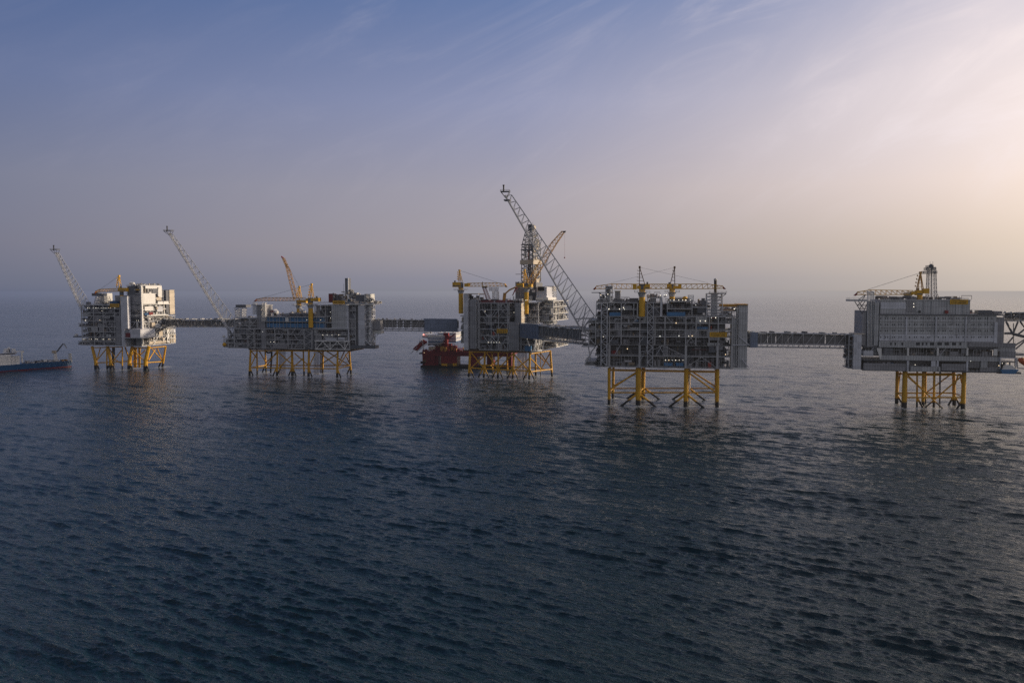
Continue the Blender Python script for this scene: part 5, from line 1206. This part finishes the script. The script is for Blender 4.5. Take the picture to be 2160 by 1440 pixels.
R.part('upper_works', fb(560, 480, 1000, 612, 8, 14), 'redhull'); R.part('upper_works', fb(700, 440, 900, 480, 8, 14), 'redhull')
Rk = f.root('deck_crane', 'dark red crane standing on the floating vessel in front of white decks', 'crane', f.p(800, 612, 6))
m = MB(); f.bar(m, (805, 600, 6), (805, 330, 6), 2.0, 10); Rk.part('pedestal', m, 'red'); m = MB(); f.box(m, 740, 215, 840, 275, 4, 9); f.box(m, 770, 275, 850, 330, 4, 8); Rk.part('machinery_house', m, 'red'); m = MB(); m.truss(f.p(730, 420, 6), f.p(990, 240, 6), f.p(740, 380, 6), f.p(990, 225, 6), .8, 7, .25); Rk.part('boom', m, 'redhull')
Rl = f.root('lifeboat', 'sloping red lifeboat on its launch frame at the left of the floating vessel', 'lifeboat', f.p(250, 500, 4))
pz = lambda pts, v: [(f.p(x, y, v).x, f.p(x, y, v).z) for (x, y) in pts]
m = MB(); m.prism(pz(((112, 552), (150, 505), (250, 425), (345, 372), (400, 392), (392, 428), (300, 490), (196, 584), (160, 575)), 4), 2.4, 5.6); m.prism(pz(((125, 556), (255, 440), (340, 388), (385, 405), (300, 470), (190, 570)), 4), 1.9, 6.1); Rl.part('hull', m, 'red')
m = MB(); m.prism(pz(((225, 440), (248, 398), (330, 350), (350, 375)), 4), 2.8, 5.2); Rl.part('canopy', m, 'redhull')
m = MB()
for v in (2, 6):
    for (p0, p1) in (((180, 610), (430, 420)), ((65, 640), (200, 500)), ((310, 340), (320, 590)), ((330, 480), (330, 640)), ((240, 350), (250, 420)), ((275, 340), (280, 420))): f.bar(m, (*p0, v), (*p1, v), .35)
R.part('launch_frame', m, 'steel_l')
lamp(R, f, 330, 250, 12, .9, 'lampr'); lamp(R, f, 342, 625, -1, .5); lamp(R, f, 318, 250, 12, .5)

# ================================================================== blue supply vessel, left edge
P0, P1g = ground(0, 784.2), ground(152.6, 772.8)
yaw = math.degrees(math.atan2(P1g.y - P0.y, P1g.x - P0.x))
f = Frame(Vector((P0.x, P0.y, 0)), yaw, 0, 700, 12.0)
Lx = f.p(1830, 740, 0).x
R = f.root('supply_vessel', 'blue hulled offshore vessel with white superstructure and folded deck crane entering from the left', 'ship', (Lx / 2, 8, 0))
zd = f.p(1700, 745, 0).z; zw = .8; BE = 17.0
def hull(z0, z1, flare0, flare1, name, mm, xa=-45, off=0.0):
    m = MB(); st = [(xa, 1), (Lx - 14, 1), (Lx - 5, .96), (Lx - 1, .86), (Lx, .78)]
    for k in range(len(st) - 1):
        (x0, w0), (x1, w1) = st[k], st[k + 1]
        b = len(m.v); c = BE / 2
        for (x, w_) in ((x0, w0), (x1, w1)):
            for (z, fl) in ((z0, flare0), (z1, flare1)):
                for s_ in (-1, 1): m.v.append((x, c + s_ * (c * w_ * fl + off), z))
        m.f += [(b, b + 2, b + 6, b + 4), (b + 1, b + 5, b + 7, b + 3), (b + 2, b + 3, b + 7, b + 6), (b, b + 4, b + 5, b + 1)]
        if k == 0: m.f.append((b, b + 1, b + 3, b + 2))
        if k == len(st) - 2: m.f.append((b + 4, b + 6, b + 7, b + 5))
    return R.part(name, m, mm)
hull(zw, zd, .98, 1.0, 'hull', 'navy'); hull(-3, zw, .95, .98, 'boot_topping', 'redhull')
hull(zd, zd + .5, 1.0, 1.0, 'bulwark', 'navy', off=.12)
R.part('superstructure', f.B(-600, 605, 270, 860, 1, 15), 'shipw'); R.part('superstructure', f.B(270, 605, 495, 825, 2, 15), 'shipw'); R.part('superstructure', f.B(-600, 545, 400, 605, 4, 14), 'clad_l')
m = MB()
for y in (630, 655, 690, 730, 770): f.box(m, -500, y, 485, y + 5, .9, .98)
for x in (190, 280, 380): f.box(m, x, 610, x + 4, 830, .88, .98)
R.part('deck_line', m, 'steel')
R.part('window_band', f.B(-600, 560, 390, 585, 3.8, 4), 'glass')
m = MB()
for (x0, x1) in ((100, 190), (290, 420)):
    m.lattice_tower(f.p((x0 + x1) / 2, 545, 7), f.p((x0 + x1) / 2 + (10 if x0 < 200 else -20), 425, 7), 2.0, 1.2, 3, .22)
f.bar(m, (100, 540, 6), (200, 420, 6), .3); f.bar(m, (420, 540, 6), (320, 420, 6), .3); R.part('mast', m, 'shipw')
R.part('radar_dome', MB().ball(f.p(222, 412, 7), 1.4, 10, 7), 'white'); R.part('radar_mast', f.B(190, 430, 262, 545, 6, 9), 'steel_d')
m = MB(); f.box(m, 545, 515, 575, 780, 3, 5); f.box(m, 400, 480, 600, 497, 3.2, 5); f.box(m, 540, 490, 605, 525, 3.4, 5); R.part('gantry', m, 'shipw')
rng = random.Random(33); clutter(R, rng, f.p(600, 0, 3).x, f.p(1480, 0, 3).x, 2, 12, zd, 46, 3.6, 'equipw'); clutter(R, rng, f.p(600, 0, 3).x, f.p(1480, 0, 3).x, 3, 12, zd, 26, 3.2, 'equip', rails=False)
R.part('deck_house', f.B(1110, 695, 1190, 750, 3, 9), 'white'); R.part('hatch', f.B(880, 735, 945, 800, 2, 6), 'black'); R.part('deck_module', f.B(1240, 715, 1510, 760, 3, 12), 'equipw')
R.part('winch', f.B(1570, 700, 1620, 745, 4, 8), 'orange'); R.part('winch', f.B(1660, 695, 1710, 745, 4, 8), 'orange')
m = MB(); m.bar(f.p(1782, 760, 5), f.p(1768, 560, 5), 1.9, 12, 1.4); m.bar(f.p(1768, 562, 5), f.p(1767, 540, 5), 1.7, 12); R.part('funnel', m, 'white')
Rk = f.root('deck_crane', 'grey folding crane on the aft deck of the blue vessel', 'crane', f.p(1400, 745, 6))
m = MB(); m.bar(f.p(1405, 750, 6), f.p(1395, 540, 6), 2.1, 12, 1.5); Rk.part('pedestal', m, 'white')
m = MB(); f.box(m, 1340, 470, 1430, 540, 4.5, 7.5); Rk.part('crane_house', m, 'tan')
m = MB(); m.bar(f.p(1440, 500, 6), f.p(1530, 380, 6), .9, 4, .9); m.bar(f.p(1530, 380, 6), f.p(1595, 300, 6), .9, 4, .8); Rk.part('boom', m, 'steel_d')
m = MB(); m.bar(f.p(1620, 300, 6), f.p(1692, 408, 6), .8, 4, .5); m.bar(f.p(1585, 305, 6), f.p(1630, 300, 6), .8, 4); Rk.part('jib', m, 'steel_l')

# ================================================================== sea
def build_sea():
    nr, nc = 2000, 1300
    k = np.arange(nr) / (nr - 1.0)
    dep = np.degrees(np.arctan(HC / 95000.0)) + (31.5 - np.degrees(np.arctan(HC / 95000.0))) * (k ** 1.18)   # depression angle
    r = HC / np.tan(np.radians(dep)); r = r[::-1]                                # near to far
    azs = np.radians(np.linspace(-48, 52, nc))
    Rr, Aa = np.meshgrid(r, azs, indexing='ij')
    X = (Rr * np.sin(Aa)).astype(np.float64); Y = (Rr * np.cos(Aa)).astype(np.float64)
    dr = np.gradient(r)[:, None]; dt = (r * (azs[1] - azs[0]))[:, None]; sp = np.maximum(dr, dt)
    rs = np.random.RandomState(4)
    Zz = np.zeros_like(X); DX = np.zeros_like(X); DY = np.zeros_like(X)
    NW = 260; nlong = 0
    lam = .9 * (55 / .9) ** ((np.arange(NW) + rs.rand(NW)) / NW)
    # gusts: patches of rougher and calmer water
    gust = np.ones_like(X)
    for q_ in range(14):
        th = rs.rand() * 6.28; kg = 2 * math.pi / rs.uniform(45, 260)
        gust += .065 * np.sin(kg * (X * math.cos(th) + 1.6 * Y * math.sin(th)) + rs.rand() * 6.28)
    gust = np.clip(gust, .35, 1.8)
    for L in lam:
        kk = 2 * math.pi / L
        main = math.radians(240)                                                # travel direction
        spread = .24 if L > 2.2 else .45
        th = main + rs.randn() * spread
        slope = .031 * math.exp(-((math.log(L / 2.9)) / 1.2) ** 2) + .0022 + .003 * math.exp(-((math.log(L / 20.0)) / .5) ** 2)
        amp = slope / kk
        ph = rs.rand() * 2 * math.pi
        rows = np.where((L / (2.6 * sp[:, 0]) - 1) > 0)[0]
        if len(rows) == 0: continue
        n = rows.max() + 1
        fil = np.clip(L / (2.6 * sp[:n]) - 1, 0, 1)
        if L < 22: fil = fil * gust[:n]
        arg = kk * (X[:n] * math.cos(th) + Y[:n] * math.sin(th)) + ph
        s_ = np.sin(arg); c_ = np.cos(arg)
        Zz[:n] += amp * fil * s_
        DX[:n] += .9 * amp * fil * c_ * math.cos(th); DY[:n] += .9 * amp * fil * c_ * math.sin(th)
    X += DX; Y += DY
    v = np.stack([X, Y, Zz], -1).reshape(-1, 3).astype(np.float32)
    foam = np.zeros(nr * nc, dtype=np.float32)
    for wl in WATERLINE:
        i = np.where((np.abs(v[:, 0] - wl.x) < 14) & (np.abs(v[:, 1] - wl.y) < 14))[0]
        dd = np.hypot(v[i, 0] - wl.x, (v[i, 1] - wl.y) * .6); foam[i] = np.maximum(foam[i], np.exp(-(dd / 7.0) ** 2))
    idx = np.arange(nr * nc, dtype=np.int32).reshape(nr, nc)
    q = np.stack([idx[:-1, :-1], idx[:-1, 1:], idx[1:, 1:], idx[1:, :-1]], -1).reshape(-1, 4)
    q = q[:, ::-1]
    me = bpy.data.meshes.new('sea'); me.vertices.add(len(v)); me.vertices.foreach_set('co', v.ravel())
    me.loops.add(q.size); me.loops.foreach_set('vertex_index', q.ravel().astype(np.int32))
    me.polygons.add(len(q)); me.polygons.foreach_set('loop_start', np.arange(0, q.size, 4, dtype=np.int32))
    me.polygons.foreach_set('use_smooth', np.ones(len(q), dtype=bool)); me.update(calc_edges=True)
    if me.polygons[len(q) // 2].normal.z < 0: me.flip_normals()
    at = me.attributes.new('foam', 'FLOAT', 'POINT'); at.data.foreach_set('value', foam)
    o = bpy.data.objects.new('sea', me); COL.objects.link(o); o['kind'] = 'structure'
    m = bpy.data.materials.new('sea_water'); m.use_nodes = True; T = NT(m.node_tree); T.n.clear()
    ge = T.node('ShaderNodeNewGeometry'); P = ge.outputs['Position']
    ln = T.node('ShaderNodeVectorMath', operation='LENGTH'); T.link(P, ln.inputs[0]); dist = ln.outputs['Value']
    pr_ = T.mapping(P, rot=(0, 0, math.radians(30)))
    pm = T.mapping(pr_, scale=(.30, 1.0, 1))
    b1 = T.noise(pm, .60, 5, .62, 1.2); b2 = T.noise(pm, 3.5, 4, .7, .3); b3 = T.noise(T.mapping(P, scale=(.5, 1, 1)), .06, 3, .6, .3)
    hgt = T.math('ADD', T.math('MULTIPLY', b1, 1.35), T.math('MULTIPLY', b2, .16))
    far = T.mapr(dist, 400, 3000, 0, 15.0)
    hgt = T.math('ADD', hgt, T.math('MULTIPLY', b3, far))
    bp = T.node('ShaderNodeBump'); bp.inputs['Strength'].default_value = 1.0; bp.inputs['Distance'].default_value = .50; T.link(hgt, bp.inputs['Height'])
    p = T.node('ShaderNodeBsdfPrincipled'); p.inputs['IOR'].default_value = 1.42
    patch = T.noise(T.mapping(P, scale=(.7, 1, 1)), .004, 3, .6)
    T.link(T.mapr(patch, .35, .65, .05, .10), p.inputs['Roughness'])
    T.link(T.mix(patch, (.002, .018, .024, 1), (.004, .026, .032, 1)), p.inputs['Base Color'])
    T.link(bp.outputs[0], p.inputs['Normal'])
    fa = T.node('ShaderNodeAttribute'); fa.attribute_name = 'foam'
    fm = T.math('MULTIPLY', fa.outputs['Fac'], T.mapr(T.noise(P, .55, 5, .7), .40, .58), clamp=True)
    df = T.node('ShaderNodeBsdfDiffuse'); df.inputs[0].default_value = (.75, .78, .78, 1)
    mx = T.node('ShaderNodeMixShader'); T.link(T.math('MULTIPLY', fm, .9), mx.inputs[0]); T.link(p.outputs[0], mx.inputs[1]); T.link(df.outputs[0], mx.inputs[2])
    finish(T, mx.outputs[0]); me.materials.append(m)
build_sea()
